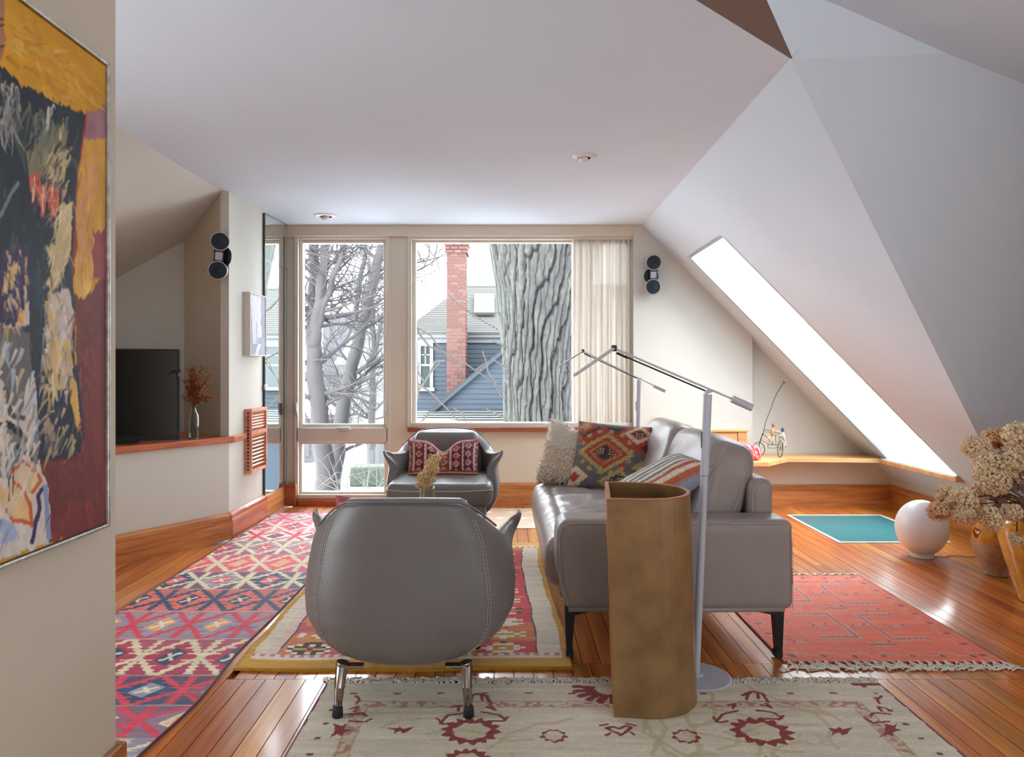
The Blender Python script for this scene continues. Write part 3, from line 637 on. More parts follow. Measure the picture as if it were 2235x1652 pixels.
# ---------------------------------------------------------------- big canvas on the near left wall
WXN = -1.05
cy0, cy1, cz0, cz1 = .98, 1.842, .806, 1.968
ysp = np.concatenate([np.linspace(cy0, 1.45, 70)[:-1], np.linspace(1.45, cy1, 250)]); nu, nv = len(ysp), 680
Yg, Zg = np.meshgrid(ysp, np.linspace(cz0, cz1, nv), indexing='ij')
Xc = WXN+.03; PXg = CX+Xc*F/Yg; PYg = CY-(Zg-H)*F/Yg
jx = PXg+(fbm(Yg*14, Zg*9, 3)-.5)*16+(fbm(Yg*110, Zg*30, 5)-.5)*9; jy = PYg+(fbm(Yg*9, Zg*9, 8)-.5)*26+(fbm(Yg*130, Zg*26, 15)-.5)*24
C = np.zeros(Yg.shape+(3,)); C[:] = lin(222, 160, 26); sh = fbm(Yg*5, Zg*9, 2); C = C*(.75+.5*sh)[..., None]
def bl(pts, col, soft=0, s=0, amt=.35):
    global C
    mskk = inpoly(jx, jy, pts); c = np.asarray(col)*(1-amt+2*amt*fbm(Yg*26, Zg*9, 30+s, 4))[..., None]
    if soft: mskk &= vn(Yg*70, Zg*26, s) < soft
    C = np.where(mskk[..., None], c, C)
DKB = lin(38, 52, 62); MRN = lin(128, 62, 62); PAL = lin(226, 202, 150); LGT = lin(226, 216, 206)
bl([(-800, 120), (-60, 120), (0, 142), (50, 182), (115, 215), (150, 236), (186, 244), (182, 300), (172, 420), (166, 520), (158, 560), (162, 700), (166, 800), (176, 930), (178, 968), (168, 992), (98, 1002), (60, 1200), (-800, 1500)], DKB, s=1)
bl([(186, 242), (240, 236), (240, 296), (180, 300)], lin(176, 126, 136), s=2)
bl([(178, 300), (240, 290), (240, 560), (196, 600), (162, 610), (166, 500)], lin(226, 168, 70), s=3)
bl([(182, 250), (188, 246), (178, 330), (170, 430), (162, 600), (156, 600), (166, 420)], lin(176, 52, 46), s=4)
bl([(160, 640), (178, 652), (194, 630), (240, 590), (240, 1160), (104, 1180), (92, 1000), (172, 992), (182, 950), (166, 760)], MRN, s=5)
bl([(199, 500), (240, 500), (240, 610), (195, 610)], lin(160, 82, 84), s=6)
bl([(164, 600), (180, 588), (194, 606), (192, 636), (178, 648), (164, 636)], lin(232, 186, 92), s=7)
bl([(40, 1140), (200, 1090), (200, 1160), (110, 1175)], lin(150, 60, 56), .45, 8)
bl([(168, 790), (190, 800), (196, 1000), (180, 930)], lin(110, 52, 62), .5, 9)
for k, (pts, c) in enumerate([
    ([(100, 230), (118, 226), (104, 262), (94, 300), (82, 296), (96, 262)], lin(196, 190, 172)),
    ([(60, 330), (110, 262), (146, 280), (130, 360), (100, 372), (64, 400)], lin(128, 126, 102)),
    ([(116, 330), (146, 320), (140, 392), (104, 400)], lin(190, 170, 134)),
    ([(62, 380), (92, 372), (72, 452)], lin(206, 92, 70)), ([(84, 400), (104, 404), (98, 470), (90, 474)], lin(206, 92, 70)), ([(104, 400), (126, 414), (128, 450), (120, 486), (108, 440)], lin(214, 104, 80)),
    ([(132, 446), (160, 438), (156, 520), (150, 560), (118, 632), (102, 618), (122, 560), (92, 536), (124, 528)], lin(214, 188, 138)),
    ([(0, 560), (26, 520), (62, 540), (66, 690), (40, 720), (-30, 740), (-300, 700)], lin(66, 52, 92)),
    ([(10, 590), (40, 560), (30, 620), (0, 640)], lin(214, 178, 130)), ([(36, 680), (52, 668), (54, 700), (30, 712)], lin(232, 168, 90)), ([(50, 660), (62, 652), (60, 700), (48, 704)], lin(220, 206, 200)),
    ([(100, 650), (150, 626), (160, 700), (154, 760), (116, 760), (96, 700)], lin(216, 200, 190)),
    ([(84, 770), (110, 740), (150, 740), (160, 800), (140, 850), (110, 840), (90, 800)], lin(222, 190, 124)),
    ([(-300, 720), (20, 700), (60, 760), (78, 850), (84, 980), (96, 1030), (110, 1180), (-300, 1330)], LGT),
    ([(0, 700), (60, 720), (66, 800), (50, 860), (38, 920), (14, 850), (-20, 800)], lin(110, 106, 106)),
    ([(150, 800), (168, 840), (176, 930), (170, 936), (156, 880)], lin(226, 182, 92)),
    ([(92, 910), (120, 930), (134, 960), (112, 996), (96, 960)], lin(170, 150, 124)), ([(60, 960), (92, 920), (92, 1010), (66, 1000)], lin(70, 56, 96)),
    ([(0, 950), (20, 920), (48, 940), (54, 980), (30, 1010), (20, 1040), (-10, 1040)], lin(128, 124, 122)),
    ([(20, 1030), (50, 1004), (86, 1040), (80, 1066), (60, 1072), (30, 1050)], lin(236, 206, 160)), ([(-20, 1066), (30, 1050), (62, 1100), (66, 1140), (40, 1136), (10, 1110)], lin(236, 196, 140)),
    ([(-10, 1120), (30, 1130), (40, 1170), (0, 1190)], lin(170, 190, 220)),
]): bl(pts, c, s=40+k, amt=.25)
for pts, c, wdt in [([(20, 1030), (50, 1003), (78, 1024), (88, 1046), (70, 1072)], lin(214, 104, 50), 4), ([(28, 1050), (50, 1066), (64, 1100), (68, 1144), (30, 1132), (10, 1104)], lin(214, 104, 50), 4),
                  ([(10, 850), (22, 900), (36, 912), (54, 908)], lin(84, 78, 78), 6), ([(0, 930), (16, 922), (40, 944), (52, 950), (50, 980), (40, 976)], lin(40, 42, 48), 7), ([(94, 1060), (82, 1078), (86, 1110), (76, 1140), (70, 1180)], lin(70, 56, 100), 4),
                  ([(96, 1060), (100, 1120), (108, 1170)], lin(140, 160, 200), 5), ([(92, 840), (120, 850), (126, 870)], lin(160, 176, 190), 3), ([(84, 800), (94, 940), (102, 1000), (170, 992), (182, 960), (168, 800)], lin(50, 48, 80), 3),
                  ([(0, 470), (20, 430), (40, 400)], lin(120, 136, 140), 4), ([(18, 1020), (18, 1090)], lin(60, 60, 70), 1.2), ([(28, 1020), (28, 1084)], lin(60, 60, 70), 1.2), ([(76, 390), (72, 440)], lin(236, 210, 180), 1.6), ([(114, 410), (118, 470)], lin(236, 210, 180), 1.6), ([(94, 410), (94, 460)], lin(236, 210, 180), 1.6),
                  ([(130, 300), (136, 260)], lin(206, 190, 140), 3), ([(130, 380), (146, 350)], lin(226, 200, 130), 2)]:
    d = dline(jx*.5+PXg*.5, jy*.5+PYg*.5, pts); C = np.where((d < wdt)[..., None], np.asarray(c), C)
for k in range(160):        # dry brush strokes of the jacket
    r3 = random.Random(900+k); x = r3.uniform(-200, 170); y = r3.uniform(230, 780); L = r3.uniform(20, 80); a = r3.uniform(1.1, 2.0)
    c = r3.choice([lin(78, 92, 92), lin(24, 34, 44), lin(96, 100, 84), lin(52, 72, 82), lin(60, 50, 76)])
    d = dline(PXg+(vn(Yg*50, Zg*50, 3)-.5)*5, PYg, [(x, y), (x+L*math.cos(a), y+L*math.sin(a))]); ok = (d < 3.5) & inpoly(PXg, PYg, [(-800, 160), (180, 250), (165, 520), (160, 780), (-800, 780)]) & (vn(Yg*90, Zg*30, k) > .45) & (C.sum(-1) < .35); C[ok] = C[ok]*.4+.6*c
def stroke(x, y, L, a, c, w0, bend=0):
    m_ = (abs(PXg-x) < L+6) & (abs(PYg-y) < L+6)
    if not m_.any(): return
    X_, Y_ = PXg[m_], PYg[m_]; ca, sa = math.cos(a), math.sin(a); t = ((X_-x)*ca+(Y_-y)*sa)/L; q_ = -(X_-x)*sa+(Y_-y)*ca-bend*L*(t*(1-t))
    k = (t > 0) & (t < 1) & (abs(q_) < w0*(1-t**2)+.25); idx = np.argwhere(m_)[k]; al = .85-.35*t[k]
    C[idx[:, 0], idx[:, 1]] = C[idx[:, 0], idx[:, 1]]*(1-al[:, None])+np.asarray(c)*al[:, None]
def feather(pts, n, L, a, cols, w0=1.3, sp=.35, seed=0):
    r4 = random.Random(seed); xs = [p[0] for p in pts]; ys = [p[1] for p in pts]
    for k in range(n):
        for _ in range(20):
            x = r4.uniform(min(xs), max(xs)); y = r4.uniform(min(ys), max(ys))
            if inpoly(np.array([x]), np.array([y]), pts)[0]: break
        stroke(x, y, L*r4.uniform(.5, 1.3), a+r4.gauss(0, sp), np.asarray(r4.choice(cols))*r4.uniform(.8, 1.15), w0*r4.uniform(.6, 1.5), r4.uniform(-.4, .4))
WSH = lin(196, 188, 176); SLT = lin(92, 104, 106); FEA = lin(222, 200, 150); GLD = lin(222, 186, 104)
feather([(0, 150), (46, 190), (40, 280), (0, 300)], 70, 60, 1.5, [WSH, SLT, lin(150, 148, 140), lin(60, 74, 84)], 2.2, .25, 1)
feather([(60, 220), (150, 250), (130, 340), (60, 330)], 60, 55, 1.7, [SLT, lin(120, 122, 100), lin(34, 44, 54), lin(150, 140, 110)], 2.4, .2, 2)
feather([(110, 300), (160, 320), (150, 420), (100, 410)], 55, 40, 2.0, [FEA, lin(170, 150, 110), lin(70, 70, 70), lin(200, 180, 140)], 1.8, .22, 3)
feather([(128, 450), (162, 440), (152, 560), (120, 640), (104, 620)], 90, 44, 1.9, [FEA, lin(206, 186, 140), lin(232, 214, 176)], 1.3, .3, 4)
feather([(0, 540), (60, 540), (60, 720), (0, 720)], 70, 34, 1.4, [lin(66, 52, 92), lin(90, 74, 120), lin(222, 206, 190), lin(230, 190, 120), lin(40, 44, 66)], 2.4, .25, 5)
feather([(70, 520), (100, 520), (104, 760), (76, 780)], 60, 70, 1.55, [lin(34, 52, 60), lin(50, 76, 84), lin(30, 40, 50)], 2.4, .12, 6)
feather([(98, 640), (158, 630), (158, 860), (90, 850)], 110, 40, 1.6, [FEA, GLD, lin(230, 218, 206), lin(196, 170, 150), lin(150, 140, 140)], 2.4, .2, 7)
feather([(88, 800), (160, 800), (170, 980), (100, 990)], 60, 46, 1.9, [lin(40, 50, 66), lin(90, 100, 110), lin(190, 176, 140), lin(66, 56, 96)], 2.4, .22, 8)
feather([(0, 720), (80, 760), (90, 1000), (0, 1200)], 90, 60, 1.8, [lin(236, 230, 224), lin(150, 148, 148), lin(190, 206, 226), lin(236, 214, 176)], 3.0, .2, 9)
feather([(180, 300), (203, 300), (203, 600), (168, 600)], 50, 60, 1.6, [lin(232, 180, 84), lin(214, 150, 60), lin(226, 160, 120)], 2.2, .1, 10)
feather([(165, 680), (203, 640), (203, 1130), (110, 1150), (110, 1010), (180, 980)], 90, 50, 1.5, [lin(132, 60, 60), lin(112, 54, 62), lin(150, 72, 66), lin(120, 62, 50)], 2.4, .3, 11)
feather([(10, 20), (203, 160), (203, 230), (120, 210), (10, 130)], 80, 50, .7, [lin(226, 166, 34), lin(206, 140, 18), lin(232, 184, 76)], 3.2, .3, 12)
for bx_, by_ in ((76, 384), (94, 404), (114, 408)):
    for dx_ in (-10, -6, 6, 10): stroke(bx_, by_+18, 20, math.pi/2+dx_*.06, lin(240, 214, 190), .8)
    stroke(bx_, by_, 64, math.pi/2+.04, lin(240, 214, 190), 1.0)
feather([(64, 384), (90, 380), (84, 440)], 16, 26, 1.6, [lin(206, 84, 62), lin(226, 120, 96)], 1.6, .2, 13); feather([(98, 410), (126, 414), (122, 470)], 18, 30, 1.6, [lin(206, 84, 62), lin(226, 120, 96)], 1.6, .2, 14)
fc = inpoly(jx*.4+PXg*.6, jy*.3+PYg*.7, [(-400, -160), (2, -120), (8, -10), (10, 40), (6, 54), (14, 88), (8, 96), (9, 108), (4, 132), (-20, 150), (-60, 190), (-400, 240)])
C[fc] = (lin(186, 128, 96)*(.7+.6*fbm(Yg*12, Zg*12, 77))[..., None])[fc]
for pts in ([(-12, 60), (8, 54)], [(-6, 104), (9, 100)], [(-20, 40), (6, 42)]): C[dline(PXg, PYg, pts) < 2.5] = lin(90, 48, 44)
root = thing('canvas_painting', 'large canvas painting in ochre, black and maroon on the near wall', 'painting', (WXN, (cy0+cy1)/2, cz0))
Cp_ = np.pad(C, ((1, 1), (1, 1), (0, 0)), 'edge'); C = sum(Cp_[i:i+nu, j:j+nv]*(.25, .5, .25)[i]*(.25, .5, .25)[j] for i in range(3) for j in range(3))
P = np.stack([np.full(Yg.shape, Xc), Yg, Zg], -1).reshape(-1, 3)
mk('canvas', P, grid_faces(nu, nv), m_paint, root, col=np.clip(C.reshape(-1, 3), 0, 1), smooth=True, fixn=False)
m = MB(); e = .012
for a, b in (((cy0-.002, cz0-e), (cy1+.002, cz0-.002)), ((cy0-.002, cz1+.002), (cy1+.002, cz1+e)), ((cy0-e, cz0-e), (cy0-.002, cz1+e)), ((cy1+.002, cz0-e), (cy1+e, cz1+e))): m.box((WXN, a[0], a[1]), (Xc+.008, b[0], b[1]))
m_silf = mat('worn_silver_leaf', (.55, .54, .50), .35, .6, var=.3, vscale=40)
m.mk('picture_frame', m_silf, root, bevel=.003, label='thin worn silver frame')
# ---------------------------------------------------------------- armchairs (built at the origin: back towards -y, facing +y)
def armchair():
    root = thing('armchair', 'tmp', 'armchair')
    zs_ = np.array([.165, .18, .205, .25, .32, .40, .48, .56, .62, .68, .74]); ws = np.array([.17, .225, .285, .345, .383, .388, .378, .362, .345, .312, .27])
    Ls = np.array([.30, .34, .37, .395, .41, .41, .405, .40, .40, .40, .40])
    def top(a):
        a = np.abs(a); return np.where(a < .36, .735-.012*(a/.36)**4, np.where(a < .60, .723+(.592-.723)*sst(.34, .60, a), .592+.028*sst(.66, 1, a)))
    def surf(u, v, off=0.):
        a = np.abs(u); sg = np.sign(u); zt_ = top(u); z = .165+v*(zt_-.165)
        wz = np.interp(z, zs_, ws)-off; Lz = np.interp(z, zs_, Ls)-off
        th = np.clip(a/.80, 0, 1)*math.pi/2; n = 3.0
        r = 1/(np.abs(np.sin(th))**n+np.abs(np.cos(th))**n+1e-9)**(1/n)
        x = wz*r*np.sin(th); y = -Lz*r*np.cos(th)
        ext = np.clip(.20-.30*(z-.2), .05, .22); y = y+np.where(a > .80, (a-.80)/.20*ext, 0); x = x-np.where(a > .8, ((a-.8)/.2)**2*.015, 0)
        fl = sst(.66, .97, a)*sst(.72, 1, v)**1.3; x = x+fl*.075; z = z+fl*.006*(a > .8)-.0*fl
        return np.stack([x*sg, y, z], -1)
    nu, nv = 81, 34; uu = np.linspace(-1, 1, nu); vv = 1-(1-np.linspace(0, 1, nv))**1.15
    U, V = np.meshgrid(uu, vv, indexing='ij'); Po = surf(U, V).reshape(-1, 3); Pi = surf(U, np.clip(V, .0, .985), .065-.03*sst(.7, 1, V)*sst(.55, .75, np.abs(U))-.022*sst(.8, 1, V)*sst(.8, .95, np.abs(U))).reshape(-1, 3)
    n = nu*nv; Fc = [grid_faces(nu, nv), grid_faces(nu, nv, True)+n]
    def strip(ia, ib): return np.stack([ia[:-1], ia[1:], ib[1:], ib[:-1]], 1)
    tp = np.arange(nu)*nv+nv-1; fr0 = np.arange(nv); fr1 = (nu-1)*nv+np.arange(nv)
    mid = Po[tp]*.5+Pi[tp]*.5; mid[:, 2] += .014; P = np.concatenate([Po, Pi, mid]); im = 2*n+np.arange(nu)
    Fc += [strip(tp, im), strip(im, tp+n), strip(fr0, fr0+n), strip(fr1, fr1+n)]
    mk('shell', P, np.concatenate(Fc), m_lea, root, smooth=True, sub=1)
    # underside
    ring = surf(uu, np.zeros(nu)); mk('underside', np.concatenate([ring, [[0, 0, .165]]]), [(i, i+1, nu) for i in range(nu-1)]+[(nu-1, 0, nu)], m_dark, root)
    # seam stitching down the back and the piping round the rim
    st = MB()
    for s in (-1, 1):
        for du in (.372, .386):
            for k in range(34):
                v0 = .03+k/35*.93; q4 = surf(np.array([s*du, s*du, s*du+.004]), np.array([v0, v0+.018, v0])); p = q4[:2]; nrm = np.cross(q4[2]-q4[0], q4[1]-q4[0]); nrm /= np.linalg.norm(nrm); nrm *= np.sign(nrm[0]*s-nrm[1]*.5); st.tube(p+nrm*.0012, .0014, 4)
    st.mk('stitching', m_thread, root, kind='stuff')
    pc = [p+np.array([0, 0, .009]) for p in (surf(np.linspace(-.52, .52, 70), np.full(70, 1.), .006))]; MB().tube(pc, .0042, 6).mk('piping', m_lea, root, smooth=True)
    # inner back pad with soft pleats
    def pad(V_):
        x = V_[:, 0]; z = V_[:, 2]; b = np.exp(-(x/.22)**4)*np.clip(1-(z/.2)**2, 0, 1); V_[:, 1] += .03*b+.006*np.sin(x*52+z*4)*b*sst(.15, -.02, z)
        V_[:, 0] *= 1-.16*sst(-.05, .18, z); return V_
    V_, F_ = rcube((.265, .055, .165), .045, (30, 6, 16), pad, (0, -.268, .570)); mk('back_cushion', V_, F_, m_lea, root, smooth=True)
    def seat(V_):
        x, y, z = V_[:, 0].copy(), V_[:, 1].copy(), V_[:, 2].copy(); f = sst(.1, .36, y); V_[:, 1] = y-.07*f*np.abs(x/.345)**3
        V_[:, 2] = z+.022*np.clip(1-(x/.36)**2, 0, 1)*np.clip(1-(y/.37)**2, 0, 1)*(z > 0)+.003*(fbm(x*7, y*9, 3)-.5)*(z > .03); return V_
    V_, F_ = rcube((.345, .335, .072), .05, (30, 30, 6), seat, (0, .085, .375)); mk('seat_cushion', V_, F_, m_lea, root, smooth=True)
    ps = []
    for t in np.linspace(-1, 1, 40): x = .345*np.sign(t)*min(1, abs(t)*1.0); ps.append((x*.995, .425-.07*abs(t)**3-.008*abs(t)**8, .408))
    MB().tube(ps, .003, 5).mk('cushion_piping', m_thread, root, smooth=True)
    def bsf(V_):
        x, y = V_[:, 0].copy(), V_[:, 1].copy(); V_[:, 1] = y-.06*sst(.1, .3, y)*np.abs(x/.33)**3; return V_
    V_, F_ = rcube((.30, .27, .07), .03, (16, 16, 5), bsf, (0, .12, .245)); mk('seat_base', V_, F_, m_lea, root, smooth=True)
    for sx in (-1, 1):
        for sy, yy in ((-1, -.325), (1, .27)):
            x0 = sx*.215; lg = MB(); y0 = yy*.93
            lg.tube([(x0*.98, y0, .178), (x0, y0, .16), (x0*1.015, yy, .10), (x0*1.035, yy*1.01, .032)], [.024, .0215, .018, .0135], 10)
            lg.box((min(x0, x0-sx*.075), y0-.018, .160), (max(x0, x0-sx*.075), y0+.018, .170)); lo = lg.mk('leg', m_chrome, root, smooth=False, bevel=.003)
            MB().lathe([(.016, 0), (.019, .003), (.0175, .03), (.0145, .04)], (x0*1.04, yy*1.012, .0), 14).mk('rubber_foot', m_rub, lo, smooth=True, label='black rubber foot')
    return root
ch = armchair(); ch['label'] = 'grey leather armchair turned away, its back nearest on the ivory rug'; ch['group'] = 'grey leather armchairs'
ch.location = (-.352, 2.80, .009)
c2 = copytree(ch); c2['label'] = 'grey leather armchair facing us under the big window with lumbar pillow'; c2.location = (-.432, 5.00, .0095); c2.rotation_euler = (0, 0, math.pi)

# ---------------------------------------------------------------- pillows
def lumbar(U, V, seed=0):
    C = np.zeros(U.shape+(3,)); BG = lin(118, 38, 58); C[:] = BG; st = (U*2.9+20.5); c = np.floor(st); f = st-c; k = hsh(c.astype(int), c.astype(int)*0, 0, 4)
    C[k > .66] = lin(150, 72, 52); C[(k < .2)] = lin(96, 34, 62)
    z = abs(((V*9) % 1)-.5)*.12; C[(f < .16+z) & (f > .02+z)] = lin(226, 200, 178)
    d = abs(f-.58)/.30+abs(((V*2.3+.2*(c % 2)) % 1)-.5)/.42; C[(d < 1)] = lin(224, 190, 168); C[d < .72] = lin(160, 52, 62); C[d < .42] = np.where((k > .5)[..., None], lin(214, 130, 60), lin(206, 150, 130))[d < .42]; C[d < .2] = lin(120, 40, 70)
    b = V < -.62; C[b] = lin(132, 44, 58); C[b & (abs(V+.74) < .045)] = lin(226, 186, 150); C[b & (abs(V+.74) < .03) & (((U*16) % 1) < .55)] = lin(180, 96, 52); C[(V < -.85)] = lin(92, 34, 66)
    C[(V > .80)] = lin(186, 92, 92); C[(V > .8) & (vn(U*9, V*20, 4) > .55)] = lin(96, 66, 76); C[(hsh((U*13).astype(int)+40, (V*7).astype(int)+40, 0, 9) > .9) & (abs(V) < .6)] *= .6
    return C*(1+.3*(vn(U*50, V*40, 2)-.5))[..., None]
def mkpillow(name, label, wd, ht, th, M, colfn, mt=None, backcol=None, dent=0, n=64, pinch=.07, group='throw pillows', seed=3, pip=None):
    P, Fc, U, V, h = pillow(wd, ht, th, n, dent, pinch, seed=seed); C = colfn(U, V)
    if backcol is not None: C[h:] = backcol
    root = thing(name, label, 'pillow', tuple(M.translation), group)
    mk('cover', xf(P, M), Fc, mt or m_col, root, col=np.clip(C, 0, 1), smooth=True, fixn=False)
    return root, P, h
def PM(loc, rx=0, ry=0, rz=0, pre=None):
    """local x = width, y = height, z = front; stands upright facing -y before rotation"""
    M = Matrix.Translation(Vector(loc)) @ Euler((0, 0, rz)).to_matrix().to_4x4() @ Euler((rx, 0, 0)).to_matrix().to_4x4() @ Matrix.Rotation(R90, 4, 'X')
    return M @ Matrix.Rotation(ry, 4, 'Z')
mkpillow('lumbar_pillow', 'burgundy lumbar pillow of woven diamonds on the far armchair', .50, .27, .14, PM((-.434, 4.98, .575), -.22, 0, .02), lumbar, dent=.075)
mkpillow('lumbar_pillow', 'rose red pillow just peeking over the back of the near armchair', .46, .27, .12, PM((-.42, 2.70, .578), .22, .05, math.pi+.02), lambda U, V: lumbar(U, V)*.4+.6*lin(186, 84, 92), dent=.045)
def redk(U, V):
    C = np.zeros(U.shape+(3,)); RU = lin(164, 62, 44); GY = lin(104, 96, 96); TN = lin(168, 148, 92); CR_ = lin(206, 186, 156); DK = lin(62, 46, 46)
    nz = (vn(U*5, V*4, 3)-.5)*.12; sU = abs(((V*9) % 1)-.5)*.14
    C[:] = GY; a = (V*.9+U*.55+.1); C[(a > -.15+sU)] = RU; C[(a > .62+sU)] = DK; C[(U > .35) & (V < .1+nz)] = GY
    def loz(cx, cy, r, cols, sq=1.15):
        d = abs(U-cx+nz*.3)+abs(V-cy)*sq+sU*.5
        for k, (rr, c) in enumerate(cols): C[d < r*rr] = c
    loz(-.15, -.02, .72, [(1, TN), (.78, RU), (.58, TN*.8), (.5, RU), (.38, DK)]); loz(.58, .62, .55, [(1, RU), (.7, CR_), (.45, RU), (.3, DK)]); loz(-.75, .75, .45, [(1, DK), (.75, RU), (.4, TN)])
    loz(.25, -.85, .5, [(1, TN), (.7, DK), (.4, GY)]); loz(-.85, -.75, .4, [(1, CR_), (.5, RU)]); loz(.85, -.35, .35, [(1, TN), (.6, CR_), (.4, GY)])
    dt = (((U*14) % 1) < .4) & (((V*14) % 1) < .4)
    for cx, cy, r in ((-.15, -.02, .27), (.58, .62, .36), (.25, -.85, .32), (.85, -.35, .2)): C[(abs(U-cx)+abs(V-cy)*1.15 < r) & dt] = CR_
    hk = (np.abs(np.hypot(U+.15, V-.02)-.62) < .05) & (np.sin(np.arctan2(V, U+.15)*14) > .2); C[hk] = TN
    return C*(1+.55*(vn(U*70, V*30, 2)-.5))[..., None]
mkpillow('square_kilim_pillow', 'rust red and grey kilim pillow leaning on the shaggy one', .52, .44, .17, PM((XA(1340, 4.42), 4.42, .655), -.46, -.06, -.34), redk, backcol=lin(150, 60, 50), dent=.0, seed=8)
shm = PM((XA(1250, 4.60), 4.60, .655), -.42, -.12, -.34)
sroot, SPt, sh_ = mkpillow('shaggy_pillow', 'shaggy cream wool pillow leaning on the far sofa arm', .40, .42, .17, shm, lambda U, V: np.where((V > .05)[..., None], lin(214, 202, 186), lin(202, 178, 150))*np.ones(U.shape+(1,)), mt=m_col, dent=.04, seed=5)
rr = random.Random(4); tb = MB(); WP = xf(SPt, shm); cen_ = np.array(shm.translation)
for k in range(1700):
    i = rr.randrange(0, sh_) if k % 8 else rr.randrange(sh_, 2*sh_); p = WP[i]; d = Vector(p-cen_).normalized(); t = Vector((rr.uniform(-1, 1), rr.uniform(-.4, .3), rr.uniform(-1.2, .3)))
    L = rr.uniform(.007, .014); a = Vector(p); b = a+d*L*.7+t*L*.4; c = b+t*L*.9
    tb.tube([a, b, c], [.0034, .0034, .0018], 4, cap=False)
tb.mk('shag_pile', m_shag, sroot, smooth=True, kind='stuff')
def stripes(U, V):
    C = np.zeros(U.shape+(3,)); C[:] = lin(150, 152, 172); K = [(.98, lin(120, 116, 130)), (.80, lin(190, 180, 166)), (.60, lin(90, 84, 88)), (.50, lin(206, 196, 176)), (.36, lin(120, 112, 112)), (.24, lin(214, 204, 186)), (.10, lin(84, 78, 82)), (-.02, lin(206, 196, 180)), (-.14, lin(96, 88, 92)), (-.28, lin(226, 214, 196)), (-.44, lin(104, 72, 66)), (-.52, lin(226, 206, 176)), (-.64, lin(176, 74, 48)), (-.76, lin(232, 216, 190)), (-.88, lin(190, 100, 62)), (-.97, lin(150, 152, 172))]
    v = V+abs(((U*16) % 1)-.5)*.05
    for a, c in K: C[v < a] = c
    C[(v < .12) & (v > -.7) & (((U*20) % 1 < .5) ^ ((V*14) % 1 < .5))] *= .75
    return C*(1+.4*(vn(U*80, V*24, 2)-.5))[..., None]
Ms = Matrix.Translation(Vector((.70, 3.38, .655))) @ Euler((0, 0, .05)).to_matrix().to_4x4() @ Matrix.Rotation(-.50, 4, 'Y') @ Matrix.Rotation(-.01, 4, 'X')
mkpillow('striped_pillow', 'blue grey pillow with a striped kilim front lying by the pedestal', .46, .46, .15, Ms, stripes, backcol=lin(164, 166, 190), seed=11)

# ---------------------------------------------------------------- sofa (faces -x)
SY0, SY1 = 2.955, 4.90; sx0, sx1 = .205, 1.178
sofa = thing('sofa', 'taupe grey leather sofa with topstitched arms and black blade legs', 'sofa', ((sx0+sx1)/2, (SY0+SY1)/2, 0))
def arm(y0, y1, nm):
    def fn(V_):
        z = V_[:, 2].copy(); x = V_[:, 0].copy(); f = sst(-.30, -.48, x); V_[:, 0] = x+f*(.035*sst(.02, -.19, z)+.012*sst(.1, .19, z)); V_[:, 2] = z-.012*sst(.1, .19, z)*sst(.46, .2, np.abs(x))*0
        V_[:, 1] += .004*(fbm(x*4, z*5, 4)-.5)*np.sign(V_[:, 1]); return V_
    V_, F_ = rcube(((sx1-sx0)/2, (y1-y0)/2, .185), .035, (30, 8, 14), fn, ((sx0+sx1)/2, (y0+y1)/2, .392)); return mk(nm, V_, F_, m_lea2, sofa, smooth=True)
a1 = arm(SY0, SY0+.2, 'arm'); a2 = arm(SY1-.2, SY1, 'arm')
def beads(par, pts, step=.011, r=.003):
    P = [np.array(p) for p in pts]; m = MB(); acc = 0
    for a, b in zip(P[:-1], P[1:]):
        L = np.linalg.norm(b-a); d = (b-a)/L; t = step-acc
        while t < L: p = a+d*t; m.tube([p-d*.0035, p+d*.0035], r, 5); t += step
        acc = (L-(t-step))
    return m.mk('stitching', m_thread, par, kind='stuff')
def path(y): return [(sx0+.05, y, .22), (sx0+.016, y, .34), (sx0+.012, y, .50), (sx0+.022, y, .545), (sx0+.05, y, .563), (sx0+.2, y, .565), (sx1-.2, y, .565), (sx1-.05, y, .563), (sx1-.016, y, .545), (sx1-.008, y, .45), (sx1-.008, y, .22)]
beads(a1, path(SY0+.003)); beads(a2, path(SY1-.197))
MB().tube([(sx0+.05, SY0+.01, .212), ((sx0+sx1)/2, SY0+.006, .210), (sx1-.04, SY0+.01, .212)], .011, 8).mk('piping', m_lea2, a1, smooth=True)
MB().box((sx1-.001, SY0+.03, .30), (sx1+.006, SY0+.045, .36)).mk('label_tag', m_dark, a1, bevel=.002, label='small black tag')
def seatf(V_):
    x, y, z = V_[:, 0].copy(), V_[:, 1].copy(), V_[:, 2].copy(); top_ = sst(.0, .08, z)
    wr = .010*np.sin((y*38+x*10+2.5*fbm(x*5, y*4, 3)*6))*np.exp(-((x+.05)/.26)**2)*(.4+fbm(y*3, x*2, 8)); V_[:, 2] = z+top_*(.02*np.clip(1-(y/.8)**2, 0, 1)*np.clip(1-(x/.4)**2, 0, 1)+wr)
    V_[:, 0] = x-.02*sst(-.25, -.36, x)*np.clip(1-(z/.13)**2, 0, 1)*(1+.25*np.sin(y*3)); V_[:, 2] -= .012*top_*np.exp(-((x+.27)/.012)**2); return V_
V_, F_ = rcube((.36, (SY1-SY0)/2-.205, .115), .06, (48, 90, 8), seatf, (.545, (SY0+SY1)/2, .345)); sc_ = mk('seat_cushion', V_, F_, m_lea2, sofa, smooth=True)
beads(sc_, [(.272, SY0+.22, .463), (.268, (SY0+SY1)/2, .476), (.272, SY1-.22, .463)], .014, .0014)
V_, F_ = rcube((.46, (SY1-SY0)/2-.19, .04), .02, (8, 8, 4), None, ((sx0+sx1)/2, (SY0+SY1)/2, .235)); mk('base_frame', V_, F_, m_lea2, sofa, smooth=True)
